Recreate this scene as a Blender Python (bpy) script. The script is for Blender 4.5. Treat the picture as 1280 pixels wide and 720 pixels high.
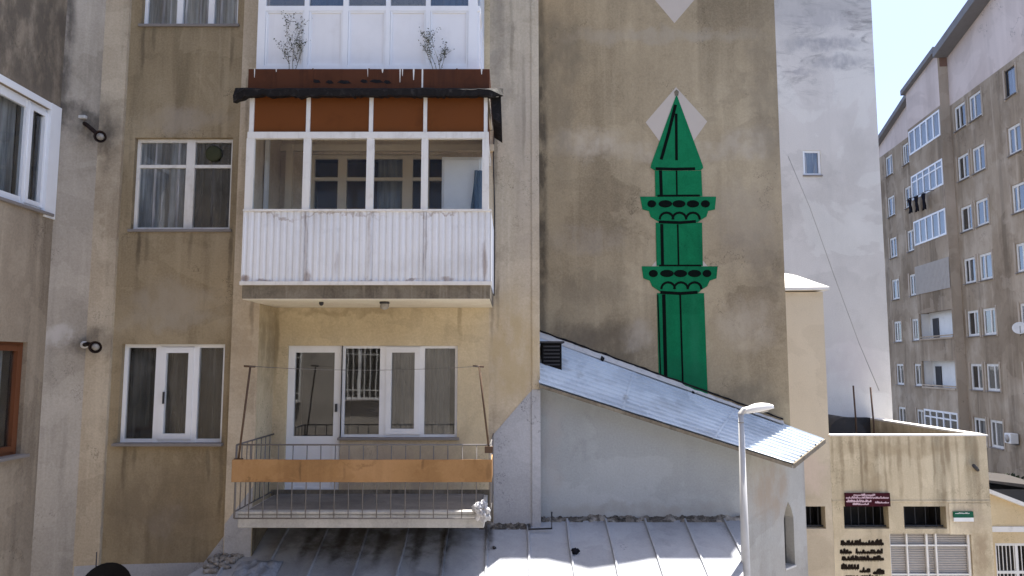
import bpy, math, random
from mathutils import Vector, Matrix, noise
R = math.radians
random.seed(7)
for o in list(bpy.data.objects): bpy.data.objects.remove(o)
SC = bpy.context.scene
COL = SC.collection

# ---------------------------------------------------------------- camera, sky, sun, exposure
EYE = 7.0
FPX = 924.0
PITCH = math.atan(95 / FPX)
cam = bpy.data.cameras.new('camera'); co = bpy.data.objects.new('camera', cam); COL.objects.link(co)
cam.sensor_width = 36; cam.lens = FPX / 1280 * 36; cam.clip_end = 3000; cam.clip_start = .05
co.location = (0, 0, EYE); co.rotation_euler = (R(90) + PITCH, 0, 0)
SC.camera = co
SUN_EL, SUN_AZ = R(73.5), R(38)          # azimuth from +Y towards +X
w = bpy.data.worlds.new('World'); SC.world = w; w.use_nodes = True
nt = w.node_tree; bg = nt.nodes['Background']
sky = nt.nodes.new('ShaderNodeTexSky'); sky.sky_type = 'NISHITA'; sky.sun_disc = False
sky.sun_elevation = SUN_EL; sky.sun_rotation = SUN_AZ; sky.altitude = 1800; sky.dust_density = 6.6; sky.air_density = .55; sky.ozone_density = .25
nt.links.new(sky.outputs[0], bg.inputs[0]); bg.inputs[1].default_value = .13
sl = bpy.data.lights.new('sun', 'SUN'); sl.energy = 4.2; sl.angle = R(.5); sl.color = (1, .95, .87)
so = bpy.data.objects.new('sun', sl); COL.objects.link(so)
sd = Vector((math.sin(SUN_AZ) * math.cos(SUN_EL), math.cos(SUN_AZ) * math.cos(SUN_EL), math.sin(SUN_EL)))
so.rotation_euler = sd.to_track_quat('Z', 'Y').to_euler(); so.location = sd * 60
SC.view_settings.view_transform = 'Standard'; SC.view_settings.look = 'None'
SC.view_settings.gamma = 1; SC.view_settings.use_curve_mapping = False
SC.view_settings.exposure = 1.9
SC.render.engine = 'CYCLES'
try:
    SC.cycles.use_denoising = True
    SC.cycles.max_bounces = 8; SC.cycles.transparent_max_bounces = 12
    SC.cycles.sample_clamp_indirect = 6
except Exception: pass

def P(u, v, Y):
    """Point on the vertical plane at distance Y that the photograph shows at (u, v): world X and Z."""
    x, y = (u - 640) / FPX, (360 - v) / FPX
    t = Y / (math.cos(PITCH) - y * math.sin(PITCH))
    return x * t, EYE + t * (math.sin(PITCH) + y * math.cos(PITCH))
def PX(u, Y, v=455): return P(u, v, Y)[0]
def PZ(v, Y): return P(640, v, Y)[1]

# ---------------------------------------------------------------- mesh builder
ORG = {}
class MB:
    def __init__(s): s.v = []; s.f = []; s.mi = []; s.m = 0; s.sm = []
    def add(s, vs, fs, smooth=False):
        n = len(s.v); s.v += [tuple(p) for p in vs]
        for f in fs: s.f.append([i + n for i in f]); s.mi.append(s.m); s.sm.append(smooth)
        return s
    def quad(s, a, b, c, d): return s.add([a, b, c, d], [(0, 1, 2, 3)])
    def box(s, x0, x1, y0, y1, z0, z1):
        return s.hexa([(x0, y0, z0), (x1, y0, z0), (x1, y1, z0), (x0, y1, z0), (x0, y0, z1), (x1, y0, z1), (x1, y1, z1), (x0, y1, z1)])
    def hexa(s, p):
        return s.add(p, [(3, 2, 1, 0), (4, 5, 6, 7), (0, 1, 5, 4), (1, 2, 6, 5), (2, 3, 7, 6), (3, 0, 4, 7)])
    def fbox(s, f, a0, a1, d0, d1, z0, z1):
        return s.hexa([f(a0, d0, z0), f(a1, d0, z0), f(a1, d1, z0), f(a0, d1, z0), f(a0, d0, z1), f(a1, d0, z1), f(a1, d1, z1), f(a0, d1, z1)])
    def prism(s, pts, y0, y1, f=None):
        """polygon in the (s, z) plane extruded between depths y0 and y1"""
        f = f or (lambda a, d, z: (a, d, z)); n = len(pts)
        vs = [f(a, y0, z) for a, z in pts] + [f(a, y1, z) for a, z in pts]
        fs = [tuple(range(n)), tuple(range(2 * n - 1, n - 1, -1))] + [(i, (i + 1) % n, n + (i + 1) % n, n + i) for i in range(n)]
        return s.add(vs, fs)
    def floor_prism(s, pts, z0, z1):
        n = len(pts); vs = [(x, y, z0) for x, y in pts] + [(x, y, z1) for x, y in pts]
        return s.add(vs, [tuple(range(n - 1, -1, -1)), tuple(range(n, 2 * n))] + [(i, (i + 1) % n, n + (i + 1) % n, n + i) for i in range(n)])
    def tube(s, pts, r, n=8, smooth=True):
        pts = [Vector(p) for p in pts]; rs = r if isinstance(r, (list, tuple)) else [r] * len(pts)
        vs = []; up = Vector((0, 0, 1))
        for i, p in enumerate(pts):
            t = (pts[min(i + 1, len(pts) - 1)] - pts[max(i - 1, 0)]).normalized()
            a = t.cross(up)
            if a.length < .05: a = t.cross(Vector((1, 0, 0)))
            a.normalize(); b = t.cross(a)
            for k in range(n):
                q = 2 * math.pi * k / n; vs.append(p + (a * math.cos(q) + b * math.sin(q)) * rs[i])
        m = len(pts)
        fs = [(i * n + k, i * n + (k + 1) % n, (i + 1) * n + (k + 1) % n, (i + 1) * n + k) for i in range(m - 1) for k in range(n)]
        s.add(vs, fs, smooth)
        k0 = len(s.v) - m * n
        s.f.append(list(range(k0 + n - 1, k0 - 1, -1))); s.mi.append(s.m); s.sm.append(False)
        s.f.append(list(range(k0 + (m - 1) * n, k0 + m * n))); s.mi.append(s.m); s.sm.append(False)
        return s
    def lathe(s, prof, c, axis=(0, 0, 1), n=20):
        q = Vector((0, 0, 1)).rotation_difference(Vector(axis).normalized()); c = Vector(c); vs = []
        for r, h in prof:
            for k in range(n):
                a = 2 * math.pi * k / n; vs.append(c + q @ Vector((r * math.cos(a), r * math.sin(a), h)))
        m = len(prof)
        return s.add(vs, [(i * n + k, i * n + (k + 1) % n, (i + 1) * n + (k + 1) % n, (i + 1) * n + k) for i in range(m - 1) for k in range(n)], True)
    def blob(s, c, r, seed=0, amp=.35, n=10, freq=1.6):
        c = Vector(c); vs = []
        for i in range(n + 1):
            th = math.pi * i / n
            for k in range(2 * n):
                ph = math.pi * k / n
                d = Vector((math.sin(th) * math.cos(ph), math.sin(th) * math.sin(ph), math.cos(th)))
                g = 1 + amp * noise.fractal(d * freq + Vector((seed * 7.3, seed, 0)), 1, 2, 4)
                vs.append(c + Vector((d.x * r[0], d.y * r[1], d.z * r[2])) * g)
        return s.add(vs, [(i * 2 * n + k, i * 2 * n + (k + 1) % (2 * n), (i + 1) * 2 * n + (k + 1) % (2 * n), (i + 1) * 2 * n + k) for i in range(n) for k in range(2 * n)], True)
    def wall(s, f, a0, a1, z0, z1, holes=(), dep=.2):
        """front face with real openings; holes = (s0, s1, z0, z1); each gets its reveals"""
        A = sorted({a0, a1} | {h[0] for h in holes} | {h[1] for h in holes}); A = [a for a in A if a0 <= a <= a1]
        Z = sorted({z0, z1} | {h[2] for h in holes} | {h[3] for h in holes}); Z = [z for z in Z if z0 <= z <= z1]
        for i in range(len(A) - 1):
            for j in range(len(Z) - 1):
                ca, cz = (A[i] + A[i + 1]) / 2, (Z[j] + Z[j + 1]) / 2
                if any(h[0] < ca < h[1] and h[2] < cz < h[3] for h in holes): continue
                s.quad(f(A[i], 0, Z[j]), f(A[i + 1], 0, Z[j]), f(A[i + 1], 0, Z[j + 1]), f(A[i], 0, Z[j + 1]))
        for (b0, b1, c0, c1) in holes:
            for p, q in (((b0, c0), (b1, c0)), ((b1, c0), (b1, c1)), ((b1, c1), (b0, c1)), ((b0, c1), (b0, c0))):
                s.quad(f(p[0], 0, p[1]), f(q[0], 0, q[1]), f(q[0], dep, q[1]), f(p[0], dep, p[1]))
        return s
    def build(s, name, mats, parent=None, bevel=0):
        me = bpy.data.meshes.new(name); org = ORG.get(parent.name, (0, 0, 0)) if parent else (0, 0, 0)
        me.from_pydata([(p[0] - org[0], p[1] - org[1], p[2] - org[2]) for p in s.v], [], s.f)
        mats = mats if isinstance(mats, (list, tuple)) else [mats]
        for m in mats: me.materials.append(m)
        me.polygons.foreach_set('material_index', s.mi); me.polygons.foreach_set('use_smooth', s.sm); me.update()
        o = bpy.data.objects.new(name, me); COL.objects.link(o)
        if parent: o.parent = parent; ORG[o.name] = org
        if bevel:
            b = o.modifiers.new('edge', 'BEVEL'); b.width = bevel; b.segments = 2; b.limit_method = 'ANGLE'
        return o

def tag(o, label=None, cat=None, group=None, kind=None):
    if label: o['label'] = label
    if cat: o['category'] = cat
    if group: o['group'] = group
    if kind: o['kind'] = kind
    return o
def thing(name, loc, label, cat, group=None, local=False):
    o = bpy.data.objects.new(name, None); COL.objects.link(o); o.location = loc; o.empty_display_size = .3
    ORG[o.name] = (0, 0, 0) if local else tuple(loc)
    return tag(o, label, cat, group)
def solo(mb, name, mats, label, cat, group=None, bevel=0):
    """a thing that is one mesh, its origin at its lowest point"""
    xs = [p[0] for p in mb.v]; ys = [p[1] for p in mb.v]; zs = [p[2] for p in mb.v]
    c = ((min(xs) + max(xs)) / 2, (min(ys) + max(ys)) / 2, min(zs))
    mb.v = [(p[0] - c[0], p[1] - c[1], p[2] - c[2]) for p in mb.v]
    o = mb.build(name, mats, None, bevel); o.location = c; ORG[o.name] = c
    return tag(o, label, cat, group)

# ---------------------------------------------------------------- materials
class NT:
    def __init__(s, name):
        s.m = bpy.data.materials.new(name); s.m.use_nodes = True; s.t = s.m.node_tree; s.t.nodes.clear()
        s.out = s.n('ShaderNodeOutputMaterial'); s.b = s.n('ShaderNodeBsdfPrincipled'); s.l(s.b.outputs[0], s.out.inputs[0])
        s.geo = s.n('ShaderNodeNewGeometry')
    def n(s, t, **k):
        x = s.t.nodes.new(t)
        for a, v in k.items(): setattr(x, a, v)
        return x
    def l(s, a, b): s.t.links.new(a, b)
    def put(s, sock, v):
        if hasattr(v, 'is_output'): s.l(v, sock)
        elif isinstance(v, (tuple, list)) and len(v) == 3 and len(sock.default_value) == 4: sock.default_value = (*v, 1)
        else: sock.default_value = v
    def noise(s, scale, detail=4, rough=.55, stretch=(1, 1, 1), off=(0, 0, 0), vec=None, dist=0):
        mp = s.n('ShaderNodeMapping'); s.l(vec or s.geo.outputs['Position'], mp.inputs[0]); mp.inputs['Scale'].default_value = stretch; mp.inputs['Location'].default_value = off
        x = s.n('ShaderNodeTexNoise'); s.l(mp.outputs[0], x.inputs['Vector']); x.inputs['Scale'].default_value = scale
        x.inputs['Detail'].default_value = detail; x.inputs['Roughness'].default_value = rough; x.inputs['Distortion'].default_value = dist
        return x.outputs['Fac']
    def rng(s, v, a, b, c=0., d=1., smooth=True):
        x = s.n('ShaderNodeMapRange'); x.interpolation_type = 'SMOOTHSTEP' if smooth else 'LINEAR'
        s.put(x.inputs['Value'], v); x.inputs['From Min'].default_value = a; x.inputs['From Max'].default_value = b
        x.inputs['To Min'].default_value = c; x.inputs['To Max'].default_value = d
        return x.outputs[0]
    def mix(s, f, a, b, mode='MIX'):
        x = s.n('ShaderNodeMix', data_type='RGBA', blend_type=mode)
        s.put(x.inputs[0], f); s.put(x.inputs[6], a); s.put(x.inputs[7], b); return x.outputs[2]
    def math(s, op, a, b=0.):
        x = s.n('ShaderNodeMath', operation=op); s.put(x.inputs[0], a); s.put(x.inputs[1], b); return x.outputs[0]
    def vmath(s, op, a, b):
        x = s.n('ShaderNodeVectorMath', operation=op); s.put(x.inputs[0], a); s.put(x.inputs[1], b)
        return x.outputs['Value'] if op == 'LENGTH' else x.outputs[0]
    def bump(s, h, strength=.3, dist=.01):
        x = s.n('ShaderNodeBump'); x.inputs['Strength'].default_value = strength; x.inputs['Distance'].default_value = dist
        s.l(h, x.inputs['Height']); s.l(x.outputs[0], s.b.inputs['Normal'])
    def done(s, col, rough=.85, metal=0., spec=.3):
        s.put(s.b.inputs['Base Color'], col); s.put(s.b.inputs['Roughness'], rough); s.b.inputs['Metallic'].default_value = metal
        s.b.inputs['Specular IOR Level'].default_value = spec; return s.m

TONE = {'mural_wall_render': (1.3, 1.29, 1.17), 'pilaster_render': (1.36, 1.38, 1.3), 'grey_strip_render': (1.1, 1.12, 1.08), 'wing_render': (1.12, 1.15, 1.12), 'panel_render': (1.06, 1.07, 1.03),
        'balcony_render': (1.18, 1.22, 1.3), 'far_block_render': (1.05, 1.08, 1.06), 'whitewash_render': (1, 1, 1), 'tower_render': (.94, .925, .885), 'low_building_render': (.98, .99, .99),
        'stair_tower_render': (.9, .91, .95), 'annex_render': (.76, .80, .845), 'annex_side_render': (.85, .88, .9)}
def stucco(name, dark, mid, light, sc=1., streak=.35, stains_and_shade=(), seed=0, speck=.14, bump=.35, rough=.92, spread=1., wisps=None, patch=.22, crack=.6):
    """weathered painted render: blotches, vertical rain streaks, fine grain, and stains and painted-in shade with a place of their own"""
    t = NT(name); off = (seed * 3.7, seed * 1.3, seed * 2.1); k = TONE.get(name, (1, 1, 1))
    dark, mid, light = [tuple(min(.85, a * b) for a, b in zip(q, k)) for q in (dark, mid, light)]
    n1 = t.noise(.55 * sc, 7, .62, (1, 1, .75), off)
    c = t.mix(t.rng(n1, .5 - .17 * spread, .5), dark, mid); c = t.mix(t.rng(n1, .5, .5 + .2 * spread), c, light)
    n2 = t.noise(2.6 * sc, 5, .6, (1, 1, .09), off)
    c = t.mix(t.math('MULTIPLY', t.rng(n2, .48, .72), streak), c, tuple(x * .55 for x in dark))
    n2b = t.noise(5.5 * sc, 4, .6, (1, 1, .06), off)
    c = t.mix(t.math('MULTIPLY', t.rng(n2b, .52, .75), streak * .8), c, tuple(min(1, x * 1.18) for x in light))
    n4 = t.noise(3.2 * sc, 6, .7, (1, 1, 1), off)
    c = t.mix(t.math('MULTIPLY', t.rng(n4, .55, .75), .3), c, tuple(x * .75 for x in dark))
    n6 = t.noise(.75 * sc, 5, .55, (1, 1, 1.15), (seed * 1.9 + 4, 0, seed), dist=.5)
    c = t.mix(t.math('MULTIPLY', t.rng(n6, .535, .56), patch), c, tuple(min(.85, x * 1.22) for x in light)); c = t.mix(t.math('MULTIPLY', t.rng(n6, .43, .405), patch * 1.1), c, tuple(x * .72 for x in dark))
    n7 = t.noise(.5 * sc, 7, .7, (1, 1, .8), (seed, 3, 1)); ridge = t.math('ABSOLUTE', t.math('SUBTRACT', n7, .5))
    c = t.mix(t.math('MULTIPLY', t.math('MULTIPLY', t.rng(ridge, .0035, .0008), t.rng(t.noise(.9, 2, off=(seed, 1, 7)), .5, .62)), crack), c, tuple(x * .3 for x in dark))
    n3 = t.noise(38, 3, .7); n3b = t.noise(170, 2, .6)
    c = t.mix(speck, c, t.mix(t.rng(n3, .3, .7), tuple(x * .55 for x in dark), tuple(min(1, x * 1.25) for x in light)))
    if stains_and_shade:
        wob = t.n('ShaderNodeTexNoise'); t.l(t.geo.outputs['Position'], wob.inputs['Vector']); wob.inputs['Scale'].default_value = 2.2; wob.inputs['Detail'].default_value = 6; wob.inputs['Roughness'].default_value = .65
        pw = t.vmath('ADD', t.geo.outputs['Position'], t.vmath('MULTIPLY', t.vmath('SUBTRACT', wob.outputs['Color'], (.5, .5, .5)), (.7, .7, .7)))
        pn = t.vmath('ADD', t.geo.outputs['Position'], t.vmath('MULTIPLY', t.vmath('SUBTRACT', wob.outputs['Color'], (.5, .5, .5)), (.10, .1, .4)))
        for (cx, cz, rx, rz, colr, amt) in stains_and_shade:
            d = t.vmath('LENGTH', t.vmath('MULTIPLY', t.vmath('SUBTRACT', pn if rx < .15 else pw, (cx, 0, cz)), (1 / rx, 0, 1 / rz)), (0, 0, 0))
            k = t.math('MULTIPLY', t.rng(d, 1.15, .35), amt)
            c = t.mix(t.math('MULTIPLY', k, t.rng(t.noise(4.5, 5, .65, (1, 1, .5), (cx, cz, 0)), .3, .6, .35, 1)), c, colr)
    if wisps:   # peeling whitewash: wavy sideways smears inside a band of heights
        sp = t.n('ShaderNodeSeparateXYZ'); t.l(t.geo.outputs['Position'], sp.inputs[0])
        band = t.math('MULTIPLY', t.rng(sp.outputs[2], wisps[0] - 1.2, wisps[0] + .8), t.rng(t.noise(.5, 3), .35, .6))
        wn = t.noise(1.5, 8, .72, (.6, 1, 1.7), (3, 0, 1), dist=1.2)
        c = t.mix(t.math('MULTIPLY', t.math('MULTIPLY', t.rng(wn, .47, .66), band), .85), c, (.27, .255, .245))
        c = t.mix(t.math('MULTIPLY', t.rng(sp.outputs[2], wisps[1] - 1.8, wisps[1] - .2), .55), c, (.36, .34, .32))
    h = t.math('ADD', t.math('MULTIPLY', n3b, .35), t.math('ADD', t.math('MULTIPLY', n3, .6), t.math('MULTIPLY', n4, .9)))
    t.bump(h, bump, .012)
    return t.done(c, rough, 0, .15)

def paint(name, col, rough=.5, dirt=.25, dirtcol=(.12, .10, .08), sc=3., metal=0., spec=.15, streak=.0, bump=.06):
    t = NT(name); n = t.noise(sc, 6, .65); c = t.mix(t.math('MULTIPLY', t.rng(n, .5, .78), dirt), col, dirtcol)
    n5 = t.noise(sc * .5, 5, .6, off=(4, 2, 1)); c = t.mix(t.math('MULTIPLY', t.rng(n5, .45, .7), .25), c, tuple(x * .78 for x in col))
    if streak:
        c = t.mix(t.math('MULTIPLY', t.rng(t.noise(sc * 2.5, 4, .6, (1, 1, .07)), .5, .72), streak), c, dirtcol)
    nf = t.noise(60, 3); t.bump(t.math('ADD', n, nf), bump, .006)
    return t.done(c, t.rng(n, .3, .7, rough * .85, min(1, rough * 1.15)), metal, spec)

def glass(name, tint=(.86, .89, .88), refl=.12, grime=.06, fres=.9):
    t = NT(name); t.t.nodes.remove(t.b)
    tr = t.n('ShaderNodeBsdfTransparent'); tr.inputs[0].default_value = (*tint, 1)
    gl = t.n('ShaderNodeBsdfGlossy'); gl.inputs['Roughness'].default_value = .02; gl.inputs[0].default_value = (.95, .97, 1, 1)
    bm = t.n('ShaderNodeBump'); bm.inputs['Strength'].default_value = .05; bm.inputs['Distance'].default_value = .02
    t.l(t.noise(1.3, 2), bm.inputs['Height']); t.l(bm.outputs[0], gl.inputs['Normal'])
    lw = t.n('ShaderNodeLayerWeight'); lw.inputs[0].default_value = .25
    f = t.math('ADD', t.math('MULTIPLY', lw.outputs['Fresnel'], fres), refl)
    mx = t.n('ShaderNodeMixShader'); t.l(f, mx.inputs[0]); t.l(tr.outputs[0], mx.inputs[1]); t.l(gl.outputs[0], mx.inputs[2])
    df = t.n('ShaderNodeBsdfDiffuse'); df.inputs[0].default_value = (.5, .48, .45, 1)
    m2 = t.n('ShaderNodeMixShader'); t.l(t.rng(t.noise(5, 6, .7), .4, .75, grime * .3, grime * 1.6), m2.inputs[0])
    t.l(mx.outputs[0], m2.inputs[1]); t.l(df.outputs[0], m2.inputs[2]); t.l(m2.outputs[0], t.out.inputs[0])
    return t.m

def fabric(name, col, trans=.35, sheer=0.):
    t = NT(name)
    c = t.mix(t.rng(t.noise(9, 4, .6, (1, 1, .08)), .35, .65), tuple(x * .6 for x in col), col)
    m = t.done(c, .95, 0, .1)
    tl = t.n('ShaderNodeBsdfTranslucent'); t.l(c, tl.inputs[0])
    tr_ = t.n('ShaderNodeBsdfTransparent'); mx = t.n('ShaderNodeMixShader'); mx.inputs[0].default_value = trans
    t.l(t.b.outputs[0], mx.inputs[1]); t.l(tl.outputs[0], mx.inputs[2])
    if sheer:
        m2 = t.n('ShaderNodeMixShader'); t.l(t.rng(t.noise(7, 4, .65, (1, 1, .06), (2, 2, 0)), .35, .62, 0, sheer), m2.inputs[0]); t.l(mx.outputs[0], m2.inputs[1]); t.l(tr_.outputs[0], m2.inputs[2]); t.l(m2.outputs[0], t.out.inputs[0])
    else: t.l(mx.outputs[0], t.out.inputs[0])
    return m

YB, YR, YF, YM = 10.1, 10.8, 9.4, 12.2     # block front, recessed balcony wall, balcony fronts, mural wall
SOOT = (.045, .038, .034)
def stn(u, v, Y, ru, rv, col, amt):
    x, z = P(u, v, Y); return (x, z, ru * Y / FPX, rv * Y / FPX, col, amt)
DRIP = (.085, .066, .046)
PALE = (.47, .405, .32)
M = {}
M['pilaster'] = stucco('pilaster_render', (.27, .215, .162), (.37, .305, .24), (.45, .385, .315), 1.3, .5, seed=1,
    stains_and_shade=[stn(640, 440, YR, 50, 90, (.46, .36, .21), .8), stn(308, 440, YB, 25, 80, (.42, .33, .22), .5), stn(108, 150, 9.95, 55, 40, SOOT, .55),
            stn(124, 172, 9.95, 22, 40, SOOT, .6), stn(112, 425, 9.95, 34, 30, SOOT, .55), stn(70, 418, 9.9, 16, 16, (.52, .48, .44), .9), stn(80, 60, 9.8, 14, 150, SOOT, .7),
            stn(660, 200, YR, 22, 180, (.45, .38, .31), .4), stn(625, 60, YR, 16, 120, (.2, .18, .16), .4)] + [stn(u, v + l * .5, YR, 3, l, DRIP, a) for u, v, l, a in ((620, 150, 60, .6), (615, 300, 90, .6), (622, 355, 40, .5), (640, 10, 80, .35), (655, 90, 90, .3))] + [stn(315, 380, YB, 3, 50, DRIP, .5), stn(309, 130, YB, 3, 60, DRIP, .5)])
M['panel'] = stucco('panel_render', (.20, .152, .096), (.275, .214, .138), (.36, .29, .20), 1.15, .55, seed=2,
    stains_and_shade=[stn(230, 150, YB, 60, 22, (.36, .31, .25), .6), stn(210, 375, YB, 75, 28, (.37, .32, .25), .65), stn(205, 655, YB, 22, 26, (.36, .31, .25), .7),
            stn(200, 640, YB, 90, 70, (.15, .115, .08), .5), stn(210, 400, YB, 80, 14, (.38, .34, .28), .5)] + [stn(u, v + l * .55, YB, 3.2, l, DRIP, a) for u, v, l, a in ((176, 33, 40, .6), (190, 33, 22, .4), (288, 33, 34, .6), (170, 288, 46, .65), (181, 288, 24, .4), (236, 288, 30, .4), (286, 288, 52, .65), (152, 560, 40, .6), (165, 560, 22, .4), (274, 560, 60, .65), (258, 560, 28, .4))])
M['wing'] = stucco('wing_render', (.225, .175, .132), (.29, .23, .175), (.38, .31, .24), 1.2, .55, seed=3,
    stains_and_shade=[(-6.2, 11.2, 9, 1.3, (.07, .06, .052), .75), (-6.2, 9.6, 9, .5, (.09, .075, .065), .5)])
M['greystrip'] = stucco('grey_strip_render', (.28, .24, .20), (.36, .31, .265), (.44, .385, .335), 1.3, .55, seed=4,
    stains_and_shade=[stn(104, 150, 9.95, 42, 26, SOOT, .75), stn(84, 40, 9.8, 10, 160, SOOT, .8), stn(112, 428, 9.95, 34, 26, SOOT, .65), stn(70, 420, 9.9, 17, 17, (.5, .46, .42), .95)])
M['balcony_wall'] = stucco('balcony_render', (.41, .32, .20), (.50, .40, .245), (.56, .46, .30), 1.2, .2, seed=5,
    stains_and_shade=[stn(345, 430, YR, 4, 60, (.22, .17, .10), .6), stn(575, 400, YR, 4, 40, (.24, .18, .10), .5), stn(430, 388, YR, 120, 7, (.30, .23, .14), .5), stn(470, 585, YR, 150, 45, (.36, .28, .22), .75), stn(640, 420, YR, 40, 130, (.45, .36, .26), .4), stn(400, 250, YR, 60, 60, (.46, .37, .25), .5)])
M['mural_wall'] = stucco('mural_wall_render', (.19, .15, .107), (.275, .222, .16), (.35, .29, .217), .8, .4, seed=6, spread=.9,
    stains_and_shade=[stn(677, 200, YM, 9, 330, (.05, .042, .034), .8), stn(700, 60, YM, 60, 60, (.17, .145, .105), .5), stn(740, 360, YM, 60, 30, (.17, .14, .10), .45), stn(960, 330, YM, 30, 60, (.17, .14, .105), .5), stn(730, 180, YM, 60, 24, PALE, .75), stn(850, 190, YM, 120, 16, PALE, .5), stn(940, 175, YM, 45, 22, PALE, .65), stn(700, 110, YM, 26, 160, (.165, .14, .105), .5), stn(960, 120, YM, 30, 170, (.2, .165, .12), .5),  # first mark paints in the shadow gap beside the apartment block
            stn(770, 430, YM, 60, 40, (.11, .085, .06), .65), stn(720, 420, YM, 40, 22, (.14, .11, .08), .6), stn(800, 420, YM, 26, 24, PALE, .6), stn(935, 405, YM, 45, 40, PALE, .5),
            stn(830, 45, YM, 150, 12, (.37, .32, .25), .55), stn(735, 300, YM, 60, 22, (.36, .31, .25), .4), stn(940, 500, YM, 50, 30, (.17, .14, .10), .6), stn(930, 280, YM, 50, 70, (.31, .265, .21), .5)])
M['tower'] = stucco('tower_render', (.58, .555, .54), (.70, .67, .655), (.78, .75, .735), .45, .12, seed=7, speck=.12, crack=.08, wisps=(PZ(105, 21), PZ(-20, 21)),
    stains_and_shade=[stn(1030, 55, 21, 60, 12, (.35, .34, .35), .8), stn(1050, 78, 21, 45, 12, (.36, .35, .36), .7), stn(1000, 90, 21, 30, 6, (.36, .34, .35), .6), stn(1030, 20, 21, 70, 22, (.42, .40, .40), .6), stn(1065, 450, 21, 40, 40, (.56, .50, .49), .5)])
M['beige'] = stucco('low_building_render', (.46, .375, .25), (.60, .50, .345), (.70, .60, .43), .9, .9, seed=8,
    stains_and_shade=[stn(1130, 560, 16, 110, 12, (.36, .27, .16), .5), stn(1090, 600, 16, 12, 50, (.33, .25, .15), .6), stn(1205, 645, 16, 30, 22, (.42, .34, .25), .7), stn(1225, 690, 16, 14, 40, (.30, .22, .14), .7), stn(1080, 690, 16, 40, 50, (.50, .42, .31), .5)] + [stn(1040 + i * 10.3 + (i * 37 % 7), 546 + l * .6, 16, 2 + i % 3, l, (.24, .18, .11), .45 + .07 * (i % 5)) for i, l in enumerate((30, 55, 22, 64, 40, 18, 70, 35, 52, 26, 60, 20, 44, 74, 30, 50, 38, 60))])
M['beige2'] = stucco('stair_tower_render', (.54, .445, .31), (.64, .54, .385), (.70, .60, .44), .7, .12, seed=9, speck=.1, crack=.15,
    stains_and_shade=[stn(1016, 590, 16, 22, 30, (.60, .49, .40), .9)])
M['far_wall'] = stucco('far_block_render', (.20, .145, .10), (.30, .228, .165), (.44, .355, .28), .5, .65, seed=10, spread=.8, speck=.1, bump=.1)
M['far_top'] = stucco('far_gable_render', (.54, .44, .39), (.63, .525, .47), (.69, .59, .54), .3, .25, seed=11, speck=.1, bump=.1)
M['far_light'] = stucco('far_bay_render', (.36, .29, .22), (.43, .355, .275), (.50, .42, .34), .5, .3, seed=12, speck=.1, bump=.1)
M['annex_wall'] = stucco('annex_render', (.42, .42, .41), (.50, .50, .49), (.57, .57, .56), .7, .16, seed=13, speck=.12,
    stains_and_shade=[stn(690, 560, 11, 16, 90, (.38, .36, .35), .5), stn(800, 640, 11, 140, 12, (.33, .32, .30), .6)])
M['annex_side'] = stucco('annex_side_render', (.34, .31, .27), (.43, .40, .36), (.50, .48, .45), .9, .3, seed=14, speck=.1, stains_and_shade=[stn(960, 610, 11.6, 40, 50, (.36, .29, .22), .75)])
M['base_paint'] = stucco('blue_grey_base_paint', (.34, .345, .37), (.41, .415, .44), (.47, .475, .50), .9, .2, seed=15, speck=.14)
M['opp_wall'] = stucco('opposite_render', (.22, .20, .18), (.30, .275, .245), (.38, .35, .31), .8, .2, seed=16)
M['house'] = stucco('small_house_render', (.50, .38, .22), (.58, .45, .27), (.64, .52, .33), .8, .15, seed=17, speck=.1)
M['pvc'] = paint('white_pvc', (.80, .81, .83), .35, .10, (.4, .38, .34), 2.5, streak=.06)
M['pvc_old'] = paint('aged_white_paint', (.74, .72, .68), .5, .35, (.33, .27, .2), 6, streak=.2)
M['cream'] = paint('cream_joinery', (.72, .61, .45), .55, .25)
M['brown_wood'] = paint('brown_joinery', (.16, .06, .028), .45, .3, (.05, .03, .02))
M['corr'] = stucco('white_corrugated_sheet', (.60, .60, .61), (.74, .745, .76), (.78, .785, .80), 1.2, .1, seed=33, speck=.03, bump=.05, rough=.5, patch=.08, crack=0,
    stains_and_shade=[stn(u, v, YF, a, b, (.20, .11, .06), k) for u, v, a, b, k in ((384, 346, 5, 12, .8), (306, 349, 8, 6, .7), (455, 350, 16, 4, .6), (505, 351, 22, 3, .6), (560, 350, 10, 4, .5), (462, 300, 2.5, 60, .35), (383, 290, 2.5, 70, .45), (531, 300, 2.5, 60, .4), (330, 352, 14, 3, .6), (605, 330, 4, 30, .5), (430, 267, 60, 2.5, .45), (340, 267, 40, 2.5, .5), (550, 267, 50, 2.5, .5), (420, 330, 3, 22, .3))])
M['brown_sheet'] = paint('brown_sheet_metal', (.088, .033, .017), .6, .4, (.025, .014, .012), 4, spec=.08, streak=.4)
M['brown_infill'] = paint('brown_infill_board', (.155, .052, .016), .6, .35, (.05, .02, .012), 3, spec=.06)
M['bitumen'] = paint('bitumen_felt', (.014, .013, .014), .7, .45, (.10, .09, .09), 12, spec=.08, bump=.6)
M['stain_and_shade_concrete'] = stucco('stain_and_shade_concrete', (.12, .10, .075), (.19, .16, .12), (.27, .24, .19), 3, .7, seed=18)
M['concrete'] = stucco('slab_concrete', (.34, .33, .315), (.42, .41, .39), (.50, .49, .47), 2, .45, seed=19)
M['inner'] = stucco('balcony_inner_lightened', (.56, .44, .30), (.68, .55, .40), (.74, .62, .46), 1.6, .1, seed=26, stains_and_shade=[stn(350, 215, 10.4, 22, 50, (.42, .31, .21), .5)])  # wall colour lightened to stand for brighter light inside the balcony
M['floor'] = stucco('balcony_floor', (.13, .12, .115), (.18, .17, .16), (.24, .225, .21), 2.5, .1, seed=20)
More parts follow.
